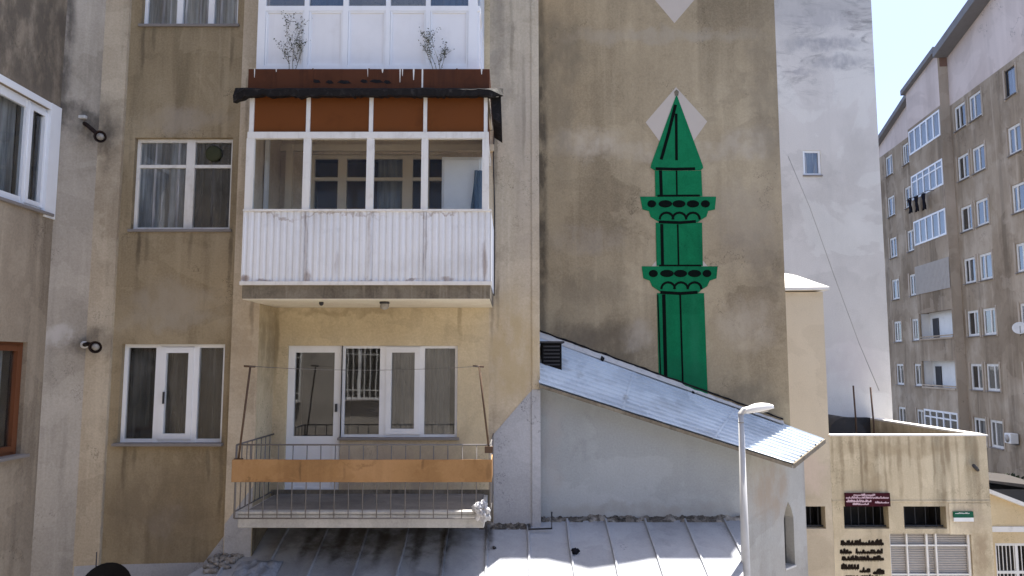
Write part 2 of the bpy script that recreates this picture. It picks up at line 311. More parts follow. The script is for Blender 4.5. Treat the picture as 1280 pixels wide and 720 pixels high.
M['soffit'] = stucco('soffit_paint', (.62, .55, .43), (.72, .65, .52), (.77, .71, .58), 1.5, .05, seed=21)
M['orange'] = stucco('orange_fibreboard', (.26, .145, .063), (.33, .19, .085), (.38, .225, .11), 2.2, .25, seed=34, speck=.08, bump=.1, patch=.2, crack=0, stains_and_shade=[stn(u, v, 9.3, a, b, (.14, .08, .04), k) for u, v, a, b, k in ((376, 588, 1.6, 16, .7), (318, 600, 26, 3, .5), (450, 576, 40, 2.5, .4), (529, 580, 2, 8, .6), (560, 601, 30, 2.5, .5), (610, 590, 4, 14, .5), (430, 590, 2, 12, .35))])
M['rust'] = paint('rusty_iron', (.10, .065, .045), .75, .5, (.16, .07, .03), 20)
M['rust2'] = paint('sooty_lamp_metal', (.022, .014, .012), .7, .4, (.07, .03, .02), 18)
M['iron'] = paint('grey_iron', (.16, .15, .145), .6, .4, (.10, .06, .04), 20)
M['black'] = paint('black_plastic', (.008, .008, .009), .6, .1, spec=.08)
M['dark_grey'] = paint('dark_grey_metal', (.05, .05, .055), .5, .2)
M['white_metal'] = paint('white_enamel', (.78, .78, .77), .4, .15)
M['lamp_grey'] = paint('lamp_post_paint', (.50, .50, .50), .45, .25, (.25, .22, .2), 5)
M['roof'] = stucco('light_painted_sheet', (.24, .25, .275), (.325, .34, .37), (.37, .385, .42), 1.4, .12, seed=30, speck=.08, bump=.12, rough=.5,
    stains_and_shade=[stn(u, v, 10.4, 9, 26, (.035, .03, .026), .85) for u, v in ((385, 668), (425, 672), (478, 672), (524, 672), (558, 676), (610, 662))] + [stn(470, 668, 10.5, 160, 16, (.06, .05, .042), .75)])
M['roof2'] = stucco('pale_corrugated_roof', (.37, .42, .47), (.47, .53, .59), (.56, .62, .67), 1.1, .05, seed=31, speck=.06, bump=.06, rough=.55, patch=.3, crack=0,
    stains_and_shade=[stn(u, v, 11.3, a, b, (.25, .26, .27), k) for u, v, a, b, k in ((725, 470, 6, 5, .7), (780, 500, 5, 4, .7), (705, 455, 14, 10, .4), (840, 510, 26, 8, .35), (870, 540, 20, 6, .35), (760, 478, 22, 6, .3))])
M['flash'] = paint('pale_flashing', (.55, .54, .52), .6, .45, (.14, .12, .11), 7)
M['stone'] = paint('pale_coping', (.72, .70, .66), .7, .3, (.25, .22, .18), 5)
M['sill'] = paint('stone_sill', (.23, .21, .20), .7, .35, (.14, .12, .1), 6)
M['mortar'] = stucco('rough_mortar', (.02, .018, .016), (.07, .062, .055), (.42, .39, .35), 9, .1, seed=22, bump=.9)
M['rubble'] = stucco('rubble', (.12, .11, .10), (.25, .235, .22), (.45, .43, .41), 8, .1, seed=23, bump=.9)
M['green'] = stucco('green_wall_paint', (.003, .105, .042), (.004, .148, .058), (.007, .18, .074), 1.6, .3, seed=35, speck=.16, bump=.35, patch=.2, crack=.4, stains_and_shade=[stn(850, 470, YM, 40, 30, (.012, .11, .055), .5), stn(868, 420, YM, 8, 60, (.02, .18, .09), .4), stn(845, 262, YM, 40, 10, (.003, .10, .045), .4)])
M['ink'] = paint('black_wall_paint', (.005, .008, .007), .9, .15, (.008, .02, .013), 5, spec=.02)
M['brush'] = paint('dark_brush_paint', (.018, .013, .010), .9, .5, (.10, .08, .055), 9, spec=.02)
M['diamond'] = paint('pale_wall_paint', (.50, .44, .385), .85, .25, (.38, .33, .27), 3, bump=.3)
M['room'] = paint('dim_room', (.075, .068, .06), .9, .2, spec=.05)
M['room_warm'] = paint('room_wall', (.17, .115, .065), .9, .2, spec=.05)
M['glass'] = glass('window_glass', refl=.05)
M['glass_clear'] = glass('clear_glass', (.97, .98, .97), .006, .02, .2)
M['glass_ref'] = glass('reflecting_glass', (.6, .62, .63), .12, .05)
M['glass_dark'] = glass('far_glass', (.55, .58, .61), .05, .03, .16)
M['tulle'] = fabric('white_tulle', (.84, .84, .86), .35, .6)
M['tulle_dark'] = fabric('dim_net_curtain', (.17, .165, .16), .3, .7)
M['lace'] = fabric('patterned_net', (.50, .49, .46), .3)
M['blind'] = fabric('grey_blind', (.42, .42, .42), .2)
M['blue_cloth'] = fabric('blue_cloth', (.16, .24, .34), .2)
M['dark_cloth'] = fabric('dark_cloth', (.015, .015, .022), .05)
M['plastic'] = fabric('white_plastic', (.78, .78, .80), .3)
M['sheeting'] = fabric('clear_sheeting', (.42, .46, .54), .2)
M['weed'] = paint('dry_weed', (.13, .115, .065), .8, .4)
M['leaf'] = paint('weed_leaf', (.05, .055, .03), .7, .3, (.14, .11, .06), 30)
M['hedge'] = paint('dark_leaf', (.035, .045, .025), .7, .3, (.02, .02, .015), 8)
M['asphalt'] = stucco('asphalt', (.04, .04, .042), (.055, .055, .056), (.08, .078, .075), .4, .0, seed=24, speck=.3)
M['pave'] = stucco('yard_paving', (.24, .22, .20), (.31, .29, .26), (.38, .35, .32), .8, .0, seed=25)
M['sign_red'] = paint('maroon_sign', (.05, .010, .016), .6, .3, spec=.05)
M['sign_ink'] = paint('pink_white_lettering', (.62, .45, .50), .6, .2)
M['sign_green'] = paint('green_sign', (.012, .10, .055), .5, .2)
M['shutter'] = paint('grey_shutter', (.40, .37, .34), .55, .3, (.2, .17, .14), 6)
M['blue_white'] = paint('pale_panel', (.78, .775, .785), .4, .2, (.5, .48, .46), 3, streak=.12)
M['lamp_glass'] = paint('opal_glass', (.32, .30, .27), .3, .6, (.08, .06, .05), 14)
M['tar'] = paint('dark_roof_felt', (.05, .048, .048), .8, .3, (.12, .11, .10), 3)
M['fascia'] = paint('grey_eaves', (.19, .185, .19), .7, .3)
M['shed_roof'] = paint('dull_shed_roof', (.05, .045, .042), .8, .4)
M['redbrick'] = paint('brick_chimney', (.20, .12, .09), .8, .3)

def corr_mat():
    """corrugated sheet look for distant infill is real geometry; nothing here"""
# ---------------------------------------------------------------- mapping of wall planes
def front(Y): return lambda s, d, z: (s, Y + d, z)
def curtain_mb(f, a0, a1, d, z0, z1, amp=.022, wl=.11, seed=0):
    mb = MB(); n = max(6, int((a1 - a0) / .018)); vs = []
    for i in range(n + 1):
        a = a0 + (a1 - a0) * i / n
        q = amp * math.sin(2 * math.pi * a / wl + 1.7 * math.sin(a * 3.1 + seed)) + .5 * amp * math.sin(a * 23 + seed)
        vs += [f(a, d + q * .6, z1), f(a, d + q, z0)]
    mb.add(vs, [(2 * i, 2 * i + 1, 2 * i + 3, 2 * i + 2) for i in range(n)], True); return mb

def window(parent, f, s0, s1, z0, z1, vert=(), horiz=(), sash=(), fd=.08, fw=.045, mat='pvc', gl='glass', curt=None, room=.55, roommat='room',
           sill=None, name='window', label=None, curtd=.16, wl=.11):
    """frame mesh (the part) with pane, curtain, sill and room as sub-parts"""
    mb = MB()
    mb.fbox(f, s0, s0 + fw, fd, fd + .06, z0, z1); mb.fbox(f, s1 - fw, s1, fd, fd + .06, z0, z1)
    mb.fbox(f, s0 + .002, s1 - .002, fd + .003, fd + .057, z0 + .001, z0 + fw); mb.fbox(f, s0 + .002, s1 - .002, fd + .003, fd + .057, z1 - fw, z1 - .001)
    for (a, wd) in vert: mb.fbox(f, a - wd / 2, a + wd / 2, fd - .006, fd + .066, z0 + .004, z1 - .004)
    for h in horiz:
        a0, a1 = (h[2], h[3]) if len(h) > 2 else (s0, s1)
        mb.fbox(f, a0 + .004, a1 - .004, fd + .006, fd + .054, h[0] - h[1] / 2, h[0] + h[1] / 2)
    for (a0, a1, b0, b1, wd) in sash:
        mb.fbox(f, a0, a0 + wd, fd - .018, fd + .05, b0, b1); mb.fbox(f, a1 - wd, a1, fd - .018, fd + .05, b0, b1)
        mb.fbox(f, a0 + .002, a1 - .002, fd - .015, fd + .047, b0 + .002, b0 + wd); mb.fbox(f, a0 + .002, a1 - .002, fd - .015, fd + .047, b1 - wd, b1 - .002)
    o = mb.build(name, M[mat], parent)
    if label: o['label'] = label
    MB().quad(f(s0 + .01, fd + .03, z0 + .01), f(s1 - .01, fd + .03, z0 + .01), f(s1 - .01, fd + .03, z1 - .01), f(s0 + .01, fd + .03, z1 - .01)).build('pane', M[gl], o)
    if curt:
        for i, (c0, c1, cm) in enumerate(curt): curtain_mb(f, c0, c1, fd + curtd, z0 + .02, z1 - .02, seed=i + s0, wl=wl).build('curtain', M[cm], o)
    if room:
        g = fd + .08; r = MB(); q = [(s0 - .05, z0 - .05), (s1 + .05, z0 - .05), (s1 + .05, z1 + .05), (s0 - .05, z1 + .05)]
        for i in range(4):
            a, b = q[i], q[(i + 1) % 4]; r.quad(f(a[0], g, a[1]), f(b[0], g, b[1]), f(b[0], g + room, b[1]), f(a[0], g + room, a[1]))
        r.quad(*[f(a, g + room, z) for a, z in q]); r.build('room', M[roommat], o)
    if sill:
        MB().fbox(f, s0 - .03, s1 + .03, -sill, fd + .02, z0 - .035, z0 + .004).build('sill', M['sill'], o, bevel=.006)
    return o

# ---------------------------------------------------------------- ground
def sheet(name, x0, x1, y0, y1, z, mat):
    o = MB().quad((x0, y0, z), (x1, y0, z), (x1, y1, z), (x0, y1, z)).build(name, M[mat]); return tag(o, kind='structure')
sheet('ground', -600, 600, -600, 900, 0, 'asphalt')
sheet('courtyard', -6.3, 13.5, -1.48, 15.9, .004, 'pave')

# ---------------------------------------------------------------- apartment block (the grimy beige facade)
XGL, YGL = PX(55, 9.75), 9.75
XGR = PX(106, YB); XPL = PX(137, YB); XPR = PX(288, YB); XBR = PX(322, YB); XCOR = PX(673, YR)
TOP = 18.5
block = thing('apartment_block', ((XGL + XCOR) / 2, YR, 0), 'weathered beige apartment block with brown window panels and three stacked balconies', 'building')
YP = YB + .06
def hole(u0, u1, v0, v1, Y, vm=None):
    vm = (v0 + v1) / 2 if vm is None else vm
    return (P(u0, vm, Y)[0], P(u1, vm, Y)[0], PZ(v1, Y), PZ(v0, Y))
W1 = hole(173, 294, -95, 31, YP); W2 = hole(166, 289, 172, 287, YP); W3 = hole(149.5, 279, 430, 554, YP); W1 = (W2[0], W2[1], W1[2], W1[2] + 1.32)
fp = front(YP)
pan = MB(); pan.wall(fp, XPL, XPR, 0, TOP, [W1, W2, W3], .16).build('wall_panel', M['panel'], block)
pil = MB()
pil.wall(front(YB), XGR, XPL, 0, TOP); pil.wall(front(YB), XPR, XBR, 0, TOP)
pil.quad((XPL, YB, 0), (XPL, YP, 0), (XPL, YP, TOP), (XPL, YB, TOP)); pil.quad((XPR, YB, 0), (XPR, YP, 0), (XPR, YP, TOP), (XPR, YB, TOP))
pil.build('pilaster', M['pilaster'], block)
MB().quad((XGL, YGL, 0), (XGR, YB, 0), (XGR, YB, TOP), (XGL, YGL, TOP)).build('corner_strip', M['greystrip'], block)
# wing wall that runs towards the viewer
fw_ = lambda s, d, z: (XGL - d, s, z)
def wingY(u, v): # distance at which the wing wall is seen at column u
    x, y = (u - 640) / FPX, (360 - v) / FPX
    t = XGL / x; return t * (math.cos(PITCH) - y * math.sin(PITCH)), EYE + t * (math.sin(PITCH) + y * math.cos(PITCH))
ya, za0 = wingY(70, 141); _, za1 = wingY(70, 270)
WU = (7.6, ya, za1, za0)
yb, zb0 = wingY(35, 428); _, zb1 = wingY(35, 566)
WL = (7.4, yb, zb1, zb0)
MB().wall(fw_, 1.5, YGL, 0, TOP, [WU, WL], .2).build('wing_wall', M['wing'], block)
# balcony wall and its openings
DOOR = hole(360, 427, 433, 617, YR, 430); WIN = hole(427, 572, 432, 547, YR, 460)
z_d0 = DOOR[2]; DOOR = (DOOR[0], WIN[0], DOOR[2], WIN[3])
MIDW = hole(387, 560, 193, 330, YR, 230); MIDW = (MIDW[0], MIDW[1], PZ(300, YR), MIDW[3])
fr = front(YR)
XPI = PX(611, YR); MB().wall(fr, XBR, XPI, 0, TOP, [DOOR, WIN, MIDW], .14).build('balcony_wall', M['balcony_wall'], block)
MB().wall(fr, XPI, XCOR, 0, TOP).build('pilaster', M['pilaster'], block)
MB().box(XBR + .02, PX(617, YR, 700) - .01, YR - .006, YR - .001, 3, PZ(612, YR)).build('under_slab_shade', M['stain_and_shade_concrete'], block)  # dark sheet that paints in the deep shade below the lower balcony
MB().box(XBR + .001, XBR + .006, YB + .02, YR - .008, 3, PZ(661, YF)).build('under_slab_shade', M['stain_and_shade_concrete'], block)  # same painted-in shade on the return wall below the slab
sw = MB(); sw.quad((XBR, YB, 0), (XBR, YR, 0), (XBR, YR, TOP), (XBR, YB, TOP)); sw.build('return_wall', M['balcony_wall'], block)
bd = MB(); bd.quad((XCOR, YR, 0), (XCOR, 22, 0), (XCOR, 22, TOP), (XCOR, YR, TOP)); bd.quad((XCOR, 22, 0), (-16, 22, 0), (-16, 22, TOP), (XCOR, 22, TOP))
bd.quad((-16, 22, 0), (-16, 1.5, 0), (-16, 1.5, TOP), (-16, 22, TOP)); bd.quad((-16, 1.5, 0), (XGL, 1.5, 0), (XGL, 1.5, TOP), (-16, 1.5, TOP))
bd.build('side_wall', M['pilaster'], block)
cb = MB(); cb.box(XCOR - .09, XCOR + .02, YR - .018, YR + .1, 0, TOP); cb.build('corner_bead', M['pilaster'], block)
MB().floor_prism([(XCOR + .1, YR - .1), (XCOR + .1, 22), (-16, 22), (-16, 1.5), (XGL, 1.5), (XGL, YGL), (XGR, YB - .1), (XBR, YB - .1), (XBR, YR - .1)], TOP, TOP + .25).build('roof', M['concrete'], block)
# base paint
def pp(u, v, Y): return P(u, v, Y)
MB().prism([pp(617, 720, YR), pp(617, 543, YR), pp(660, 493, YR), (XCOR - .092, pp(664, 488, YR)[1]), (XCOR - .092, 3.0), (pp(617, 720, YR)[0], 3.0)], YR - .005, YR - .001).build('base_paint', M['base_paint'], block)
MB().prism([(XPR + .01, PZ(655, YB)), (XBR - .005, PZ(608, YB)), (XBR - .005, 3), (XPR + .01, 3)], YB - .006, YB - .001).build('base_paint', M['base_paint'], block)
MB().prism([(XPL + .005, 3), (XPL + .005, PZ(706, YP)), (PX(255, YP, 700), PZ(703, YP)), (XPR - .005, PZ(668, YP)), (XPR - .005, 3)], YP - .006, YP - .001).build('base_paint', M['base_paint'], block)
MB().prism([(XGR + .02, 3), (XGR + .02, PZ(708, YB)), (XPL - .002, PZ(706, YB)), (XPL - .002, 3)], YB - .006, YB - .001).build('base_paint', M['base_paint'], block)
MB().box(XCOR - .097, XCOR + .026, YR - .026, YR + .1, 3, PZ(487, YR)).build('base_paint', M['base_paint'], block)

# windows of the panel column
def mid(u, v, Y): return P(u, v, Y)[0]
w1v = [(W1[0] + (W1[1] - W1[0]) * k, .085) for k in (.37, .70)]
window(block, fp, *W1, vert=w1v, curt=[(W1[0], W1[1], 'tulle')], sill=.035, curtd=.045)
xm = mid(234, 230, YP)
window(block, fp, *W2, vert=[(xm, .12)], horiz=[(PZ(206, YP), .045)], sash=(), curt=[(W2[0] + .02, xm - .05, 'tulle'), (xm + .05, W2[1] - .02, 'tulle_dark')], sill=.03, mat='pvc_old', curtd=.045)
MB().lathe([(0, 0), (.11, 0), (.115, .02), (.09, .03), (0, .03)], (mid(264, 190, YP), YP + .098, PZ(190, YP)), (0, -1, 0)).build('ventilator', M['leaf'], block)
xa, xb, xc, xd = mid(192, 490, YP), mid(203, 490, YP), mid(234, 490, YP), mid(243, 490, YP)
window(block, fp, *W3, vert=[(xa + .01, .07), (xd - .02, .07)], sash=[(xa + .045, xd - .055, W3[2] + .045, W3[3] - .045, .075)], curt=[(W3[0], W3[1], 'tulle_dark')], sill=.09, fw=.05)
MB().box(xa + .105, xa + .125, YP + .035, YP + .062, PZ(505, YP), PZ(490, YP)).build('window_handle', M['dark_grey'], block)
# wing windows
window(block, fw_, *WU, vert=[(WU[1] - .50, .07)], sash=[(WU[1] - .48, WU[1] - .12, WU[2] + .05, WU[3] - .05, .06)], fd=.04, fw=.11, curt=[(WU[0], WU[1] - .5, 'tulle'), (WU[1] - .46, WU[1] - .1, 'blind')], sill=.05)
cas = MB(); cas.fbox(fw_, WU[1] - .13, WU[1] + .09, -.022, .036, WU[2] - .06, WU[3] + .09); cas.fbox(fw_, WU[0], WU[1] - .001, -.018, .06, WU[3] + .002, WU[3] + .088)
cas.build('window_surround', M['pvc'], block)
window(block, fw_, *WL, vert=[], sash=[(WL[1] - .9, WL[1] - .05, WL[2] + .04, WL[3] - .04, .07)], fd=.06, fw=.06, mat='brown_wood', curt=[(WL[0], WL[1] - .1, 'blind')], sill=.10, label='brown wooden window in the wing wall')

# lower balcony: door, window, slab, railing
z0 = DOOR[2]
dm = MB(); fdz = .05; zb = PZ(551, YR); XD1 = DOOR[1] - .0
s0_, s1_ = DOOR[0], mid(413.5, 500, YR) + .13
dm.fbox(fr, s0_, s0_ + .10, fdz, fdz + .07, z0, DOOR[3]); dm.fbox(fr, s1_ - .10, s1_, fdz, fdz + .07, z0, DOOR[3])
dm.fbox(fr, s0_ + .1, s1_ - .1, fdz + .003, fdz + .067, DOOR[3] - .10, DOOR[3]); dm.fbox(fr, s0_ + .1, s1_ - .1, fdz + .003, fdz + .067, zb - .05, zb + .06); dm.fbox(fr, s0_ + .1, s1_ - .1, fdz + .003, fdz + .067, z0, z0 + .08)
door = dm.build('door', M['pvc'], block)
MB().fbox(fr, s0_ + .1, s1_ - .1, fdz + .02, fdz + .05, z0 + .08, zb - .05).build('door_panel', M['blue_white'], door)
MB().quad(*[fr(a, fdz + .03, z) for a, z in ((s0_ + .1, zb + .06), (s1_ - .1, zb + .06), (s1_ - .1, DOOR[3] - .1), (s0_ + .1, DOOR[3] - .1))]).build('pane', M['glass_ref'], door)
MB().box(s1_ - .07, s1_ - .045, YR + fdz - .05, YR + fdz, PZ(515, YR), PZ(505, YR)).build('handle', M['dark_grey'], door)
rb = MB()
for q in (((DOOR[0], z0), (DOOR[1], z0)), ((DOOR[1], z0), (DOOR[1], DOOR[3])), ((DOOR[1], DOOR[3]), (DOOR[0], DOOR[3])), ((DOOR[0], DOOR[3]), (DOOR[0], z0))):
    rb.quad(fr(q[0][0], .145, q[0][1]), fr(q[1][0], .145, q[1][1]), fr(q[1][0], .8, q[1][1]), fr(q[0][0], .8, q[0][1]))
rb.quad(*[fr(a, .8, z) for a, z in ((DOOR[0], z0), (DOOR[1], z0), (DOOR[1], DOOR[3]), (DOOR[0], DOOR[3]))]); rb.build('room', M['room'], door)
if s1_ < DOOR[1] - .01:
    MB().fbox(fr, s1_ + .002, DOOR[1] - .002, fdz + .01, fdz + .07, z0 + .5, DOOR[3]).build('door_post', M['pvc'], block)
va, vb_, vc = mid(432, 490, YR), mid(478, 490, YR), mid(527, 490, YR)
window(block, fr, *WIN, vert=[(vb_, .10), (vc, .07)], sash=[(vb_ + .04, vc - .03, WIN[2] + .04, WIN[3] - .02, .08)], fd=.05, fw=.04, gl='glass_ref', curt=[(vb_ + .1, WIN[1] - .12, 'lace')], curtd=.06, wl=.06, sill=.05)

XB0, XB1 = PX(297, YF, 650), PX(605, YF, 650)
zs0, zs1 = PZ(660, YF), PZ(643, YF)
bal = MB().box(XB0, XB1, YF, YR, zs0, zs1).build('balcony', [M['concrete']], block, bevel=.012)
MB().box(XB0 + .05, XB1 - .05, YF + .05, YR - .001, zs1 + .001, zs1 + .012).build('floor_tiles', M['floor'], bal)
kerb = MB().box(XB0 + .0, XB1, YF - .015, YF + .10, zs1 + .002, zs1 + .04).build('slab_kerb', M['concrete'], bal, bevel=.01)
YRl = YF - .05; XR0, XR1 = PX(296, YRl, 560), PX(613, YRl, 560)
zt = PZ(556, YRl); zbr = PZ(648, YRl)
rl = MB()
rl.tube([(XR0, YRl, zt), (XR1, YRl, zt)], .011, 6); rl.tube([(XR0, YRl, zbr), (XR1 - .05, YRl, zbr)], .009, 6)
rl.tube([(XR0, YRl, PZ(602, YRl)), (XR1, YRl, PZ(602, YRl))], .008, 6)
n = 18
for i in range(n + 1):
    x = XR0 + (XR1 - XR0) * i / n
    rl.tube([(x, YRl, zbr - .0), (x + random.uniform(-.006, .006), YRl, zt)], .0065 if 0 < i < n else .013, 6)
for xx in (XR0, XR1):
    rl.tube([(xx, YRl, zt), (xx, YR - .02, zt)], .011, 6); rl.tube([(xx, YRl, zbr + .08), (xx, YR - .02, zbr + .08)], .009, 6)
    for k in range(1, 8): rl.tube([(xx, YRl + (YR - YRl) * k / 8, zbr + .08), (xx, YRl + (YR - YRl) * k / 8, zt)], .0065, 6)
rl.build('railing', M['iron'], bal)
ob = MB(); zo0, zo1 = PZ(602, YRl), PZ(574, YRl); xo0, xo1 = PX(291, YRl, 588), PX(615, YRl, 588)
vs = []; nn = 28
for i in range(nn + 1):
    x = xo0 + (xo1 - xo0) * i / nn; dy = .012 * math.sin(i * 1.3) * (i % 5 == 0); a = .006 * noise.noise(Vector((x * 1.4, 0, 3)))
    for (yy, zz) in ((YRl - .04 + a, zo0 + a), (YRl - .022 + a, zo0 + a), (YRl - .022 + a, zo1 + a * 1.5), (YRl - .04 + a, zo1 + a * 1.5)): vs.append((x, yy, zz))
ob.add(vs, [(4 * i + k, 4 * i + (k + 1) % 4, 4 * i + 4 + (k + 1) % 4, 4 * i + 4 + k) for i in range(nn) for k in range(4)] + [(0, 1, 2, 3), (4 * nn + 3, 4 * nn + 2, 4 * nn + 1, 4 * nn)])
ob.box(xo1 - .02, xo1 - .003, YRl + .0, YRl + .5, zo0 + .01, zo1 - .004)
ob.build('orange_panel', M['orange'], bal)
# clothes line posts
def post(ub, vb, ut, vt):
    a = P(ub, vb, YRl); b = P(ut, vt, YRl - .02); m = MB()
    m.tube([(a[0], YRl, a[1]), (b[0], YRl - .02, b[1])], .013, 6); m.tube([(b[0] - .08, YRl - .02, b[1] + .004), (b[0] + .06, YRl - .02, b[1] - .004)], .014, 6)
    m.box(a[0] - .05, a[0] + .05, YRl - .03, YRl + .03, a[1] - .06, a[1] + .02); m.build('clothesline_post', M['rust'], bal); return b
p0 = post(298, 575, 313, 458); p1 = post(611, 560, 599, 458)
for dy in (-.1, .14):
    ps = [(p0[0] + (p1[0] - p0[0]) * k / 14, YRl - .02 + dy * .4, p0[1] + (p1[1] - p0[1]) * k / 14 - .05 * (1 - (k / 7 - 1) ** 2) + .003) for k in range(15)]
    MB().tube(ps, .0028, 4).build('clothesline', M['iron'], bal)

# middle balcony, glazed, over a stained slab
XM0, XM1 = PX(303, YF, 310), PX(614, YF, 310)
zq0, zq1 = PZ(373, YF), PZ(353, YF)
mbal = MB().box(XM0 + .01, XM1 - .01, YF + .012, YR, zq0, zq1).build('glazed_balcony', M['stain_and_shade_concrete'], block, bevel=.01)
tag(mbal, 'balcony with white corrugated parapet and brown canopy')
MB().box(XM0 + .02, XM1 - .02, YF + .02, YR - .002, zq0 - .012, zq0 - .002).build('soffit', M['soffit'], mbal)
zc1 = PZ(264, YF)
cor = MB(); N = int((XM1 - XM0) / .012); prof = []
for i in range(N + 1):
    x = XM0 + (XM1 - XM0) * i / N; k = (x / .085) % 1
    d = .0 if k < .55 else (.016 if .65 < k < .9 else .008); prof.append((x, YF - .012 + d))
vs = []
for x, y in prof: vs += [(x, y, zq1 - .02), (x, y, zc1)]
cor.add(vs, [(2 * i, 2 * i + 2, 2 * i + 3, 2 * i + 1) for i in range(N)])
for xx in (XM0, XM1):
    vs = []; K = 100
    for i in range(K + 1):
        y = YF - .012 + (YR - YF) * i / K; k = (y / .085) % 1; d = 0 if k < .55 else .012; vs += [(xx + (d if xx == XM0 else -d), y, zq1 - .02), (xx + (d if xx == XM0 else -d), y, zc1)]
    cor.add(vs, [(2 * i, 2 * i + 2, 2 * i + 3, 2 * i + 1) for i in range(K)])
for xx in (383, 462, 531): cor.box(PX(xx, YF, 310) - .012, PX(xx, YF, 310) + .012, YF - .021, YF - .0135, zq1 - .015, zc1 - .01)
cor.build('parapet', M['corr'], mbal)
tr = MB(); tr.box(XM0 - .01, XM1 + .01, YF - .03, YF + .03, zq1 - .035, zq1 + .012); tr.build('parapet_trim', M['pvc_old'], mbal)
rr = MB(); ztr0, ztr1 = PZ(173.5, YF), PZ(165.5, YF); zcan = PZ(122, YF)
def xg(u, v): return PX(u, YF, v)
ups = [(313, 6), (384, 5.5), (463, 5.5), (531, 5), (607, 5)]
for u, wd in ups:
    x = xg(u, 200); h = wd * YF / FPX * .85; x0, x1 = x - h, x + h
    rr.box(x0, x1, YF - .02, YF + .035, zc1, ztr0 + .001)
    rr.box(x - h * .55, x + h * .55, YF - .016, YF + .03, ztr1 - .001, zcan)
rr.box(xg(309, 200), xg(611, 200), YF - .026, YF + .04, ztr0, ztr1)
rr.box(XM0, XM1, YF - .035, YF + .045, zc1 - .006, zc1 + .022)
xs1 = xg(607, 200)
rr.box(xs1 - .03, xs1 + .03, YF + .04, YR - .02, ztr0 + .004, ztr1 - .004); rr.box(xs1 - .025, xs1 + .025, YF + .6, YF + .66, zc1, ztr0)
xs0 = xg(313, 200)
rr.box(xs0 - .025, xs0 + .025, YF + .62, YF + .68, zc1, zcan)
frm = rr.build('window_frame', M['pvc_old'], mbal)
gp = MB()
gp.quad((xs0, YF + .01, zc1), (xs1, YF + .01, zc1), (xs1, YF + .01, ztr0), (xs0, YF + .01, ztr0)); gp.quad((xs1, YF + .03, zc1), (xs1, YR, zc1), (xs1, YR, ztr0), (xs1, YF + .03, ztr0))
gp.build('pane', M['glass_clear'], mbal)
inf = MB(); inf.box(xs0, xs1, YF + .006, YF + .022, ztr1, zcan + .04); inf.box(xs1 - .01, xs1 + .01, YF + .03, YR - .01, ztr1 + .004, zcan + .04); inf.build('brown_infill', M['brown_infill'], mbal)
MB().box(XM0 + .03, XM1 - .03, YF + .05, YR - .003, zcan + .01, zcan + .07).build('ceiling', M['soffit'], mbal)
YC = 9.33; zca0, zca1 = PZ(110, YC), PZ(86, YC)
cn = MB(); cn.box(PX(310, YC, 98), PX(612, YC, 98), YC, YR - .02, zca0 - .03, zca1); cn.build('canopy', M['brown_sheet'], mbal, bevel=.006)
for uu in (391, 461, 528, 571): MB().box(PX(uu, YC, 98) - .01, PX(uu, YC, 98) + .01, YC - .006, YC - .001, zca0 - .02, zca1 + .003).build('canopy_seam', M['pvc_old'] if uu == 528 else M['brown_sheet'], mbal)
random.seed(14)
for uu, v1 in ((318, 97), (391, 93), (460, 96), (478, 91), (500, 103), (503, 95), (517, 100), (602, 93), (345, 90)):
    x = PX(uu, YC, 98); m = MB(); w_ = random.uniform(.006, .014); m.prism([(x - w_, zca1 - .001), (x + w_, zca1 - .001), (x + w_ * .4, PZ(v1, YC)), (x - w_ * .3, PZ(v1, YC))], YC - .004, YC - .001); m.build('lime_drip', M['pvc_old'], mbal)
for uu, wd in ((395, 6), (412, 5), (430, 9), (455, 5), (470, 9), (484, 5)):
    x = PX(uu, YC, 98); z = PZ(104 - (uu % 3), YC); m = MB(); m.prism([(x - wd * .01, z), (x - wd * .004, z + .03), (x + wd * .006, z + .022), (x + wd * .011, z - .012), (x, z - .022)], YC - .005, YC - .001); m.build('tar_patch', M['bitumen'], mbal)
ed = MB(); vs = []; nn = 90; xe0, xe1 = PX(293, YC, 118), PX(629, YC, 118)
for i in range(nn + 1):
    k = i / nn; x = xe0 + (xe1 - xe0) * k; j = .03 * noise.noise(Vector((x * 6, 1, 0))) + .022 * noise.noise(Vector((x * 23, 5, 0)))
    e = min(1, k / .05, (1 - k) / .045); y = YC - .10 + .05 * (1 - e)
    zt_ = zca0 - .02 + .02 * noise.noise(Vector((x * 3, 9, 0))); zl = zcan - .03 + j - .07 * (1 - e) * (k < .5) + .03 * (1 - e) * (k > .5)
    vs += [(x, YC + .02, zt_ + .03), (x, y, zt_ - .035 + j * .6 - .06 * (1 - e)), (x, y + .02, zl), (x, YF + .03, zl + .03), (x, YC + .06, zt_)]
ed.add(vs, [(5 * i + k, 5 * i + 5 + k, 5 * i + 5 + (k + 1) % 5, 5 * i + (k + 1) % 5) for i in range(nn) for k in range(5)] + [(0, 1, 2, 3, 4), tuple(5 * nn + k for k in (4, 3, 2, 1, 0))])
ed.build('bitumen_edge', M['bitumen'], mbal)
xr0, xr1 = PX(613, YC, 130), PX(627, YC, 130)
hb = MB(); hb.prism([(xr0, PZ(118, YC)), (xr1 - .01, PZ(118, YC)), (xr1 + .0, PZ(153, YC)), (xr0 + .03, PZ(146, YC))], YC + .06, YC + .9); hb.build('canopy_side', M['bitumen'], mbal)
MB().blob((PX(619, YC, 116), YC + .02, PZ(117, YC)), (.075, .05, .03), 3, .4).build('torn_flashing', M['plastic'], mbal)
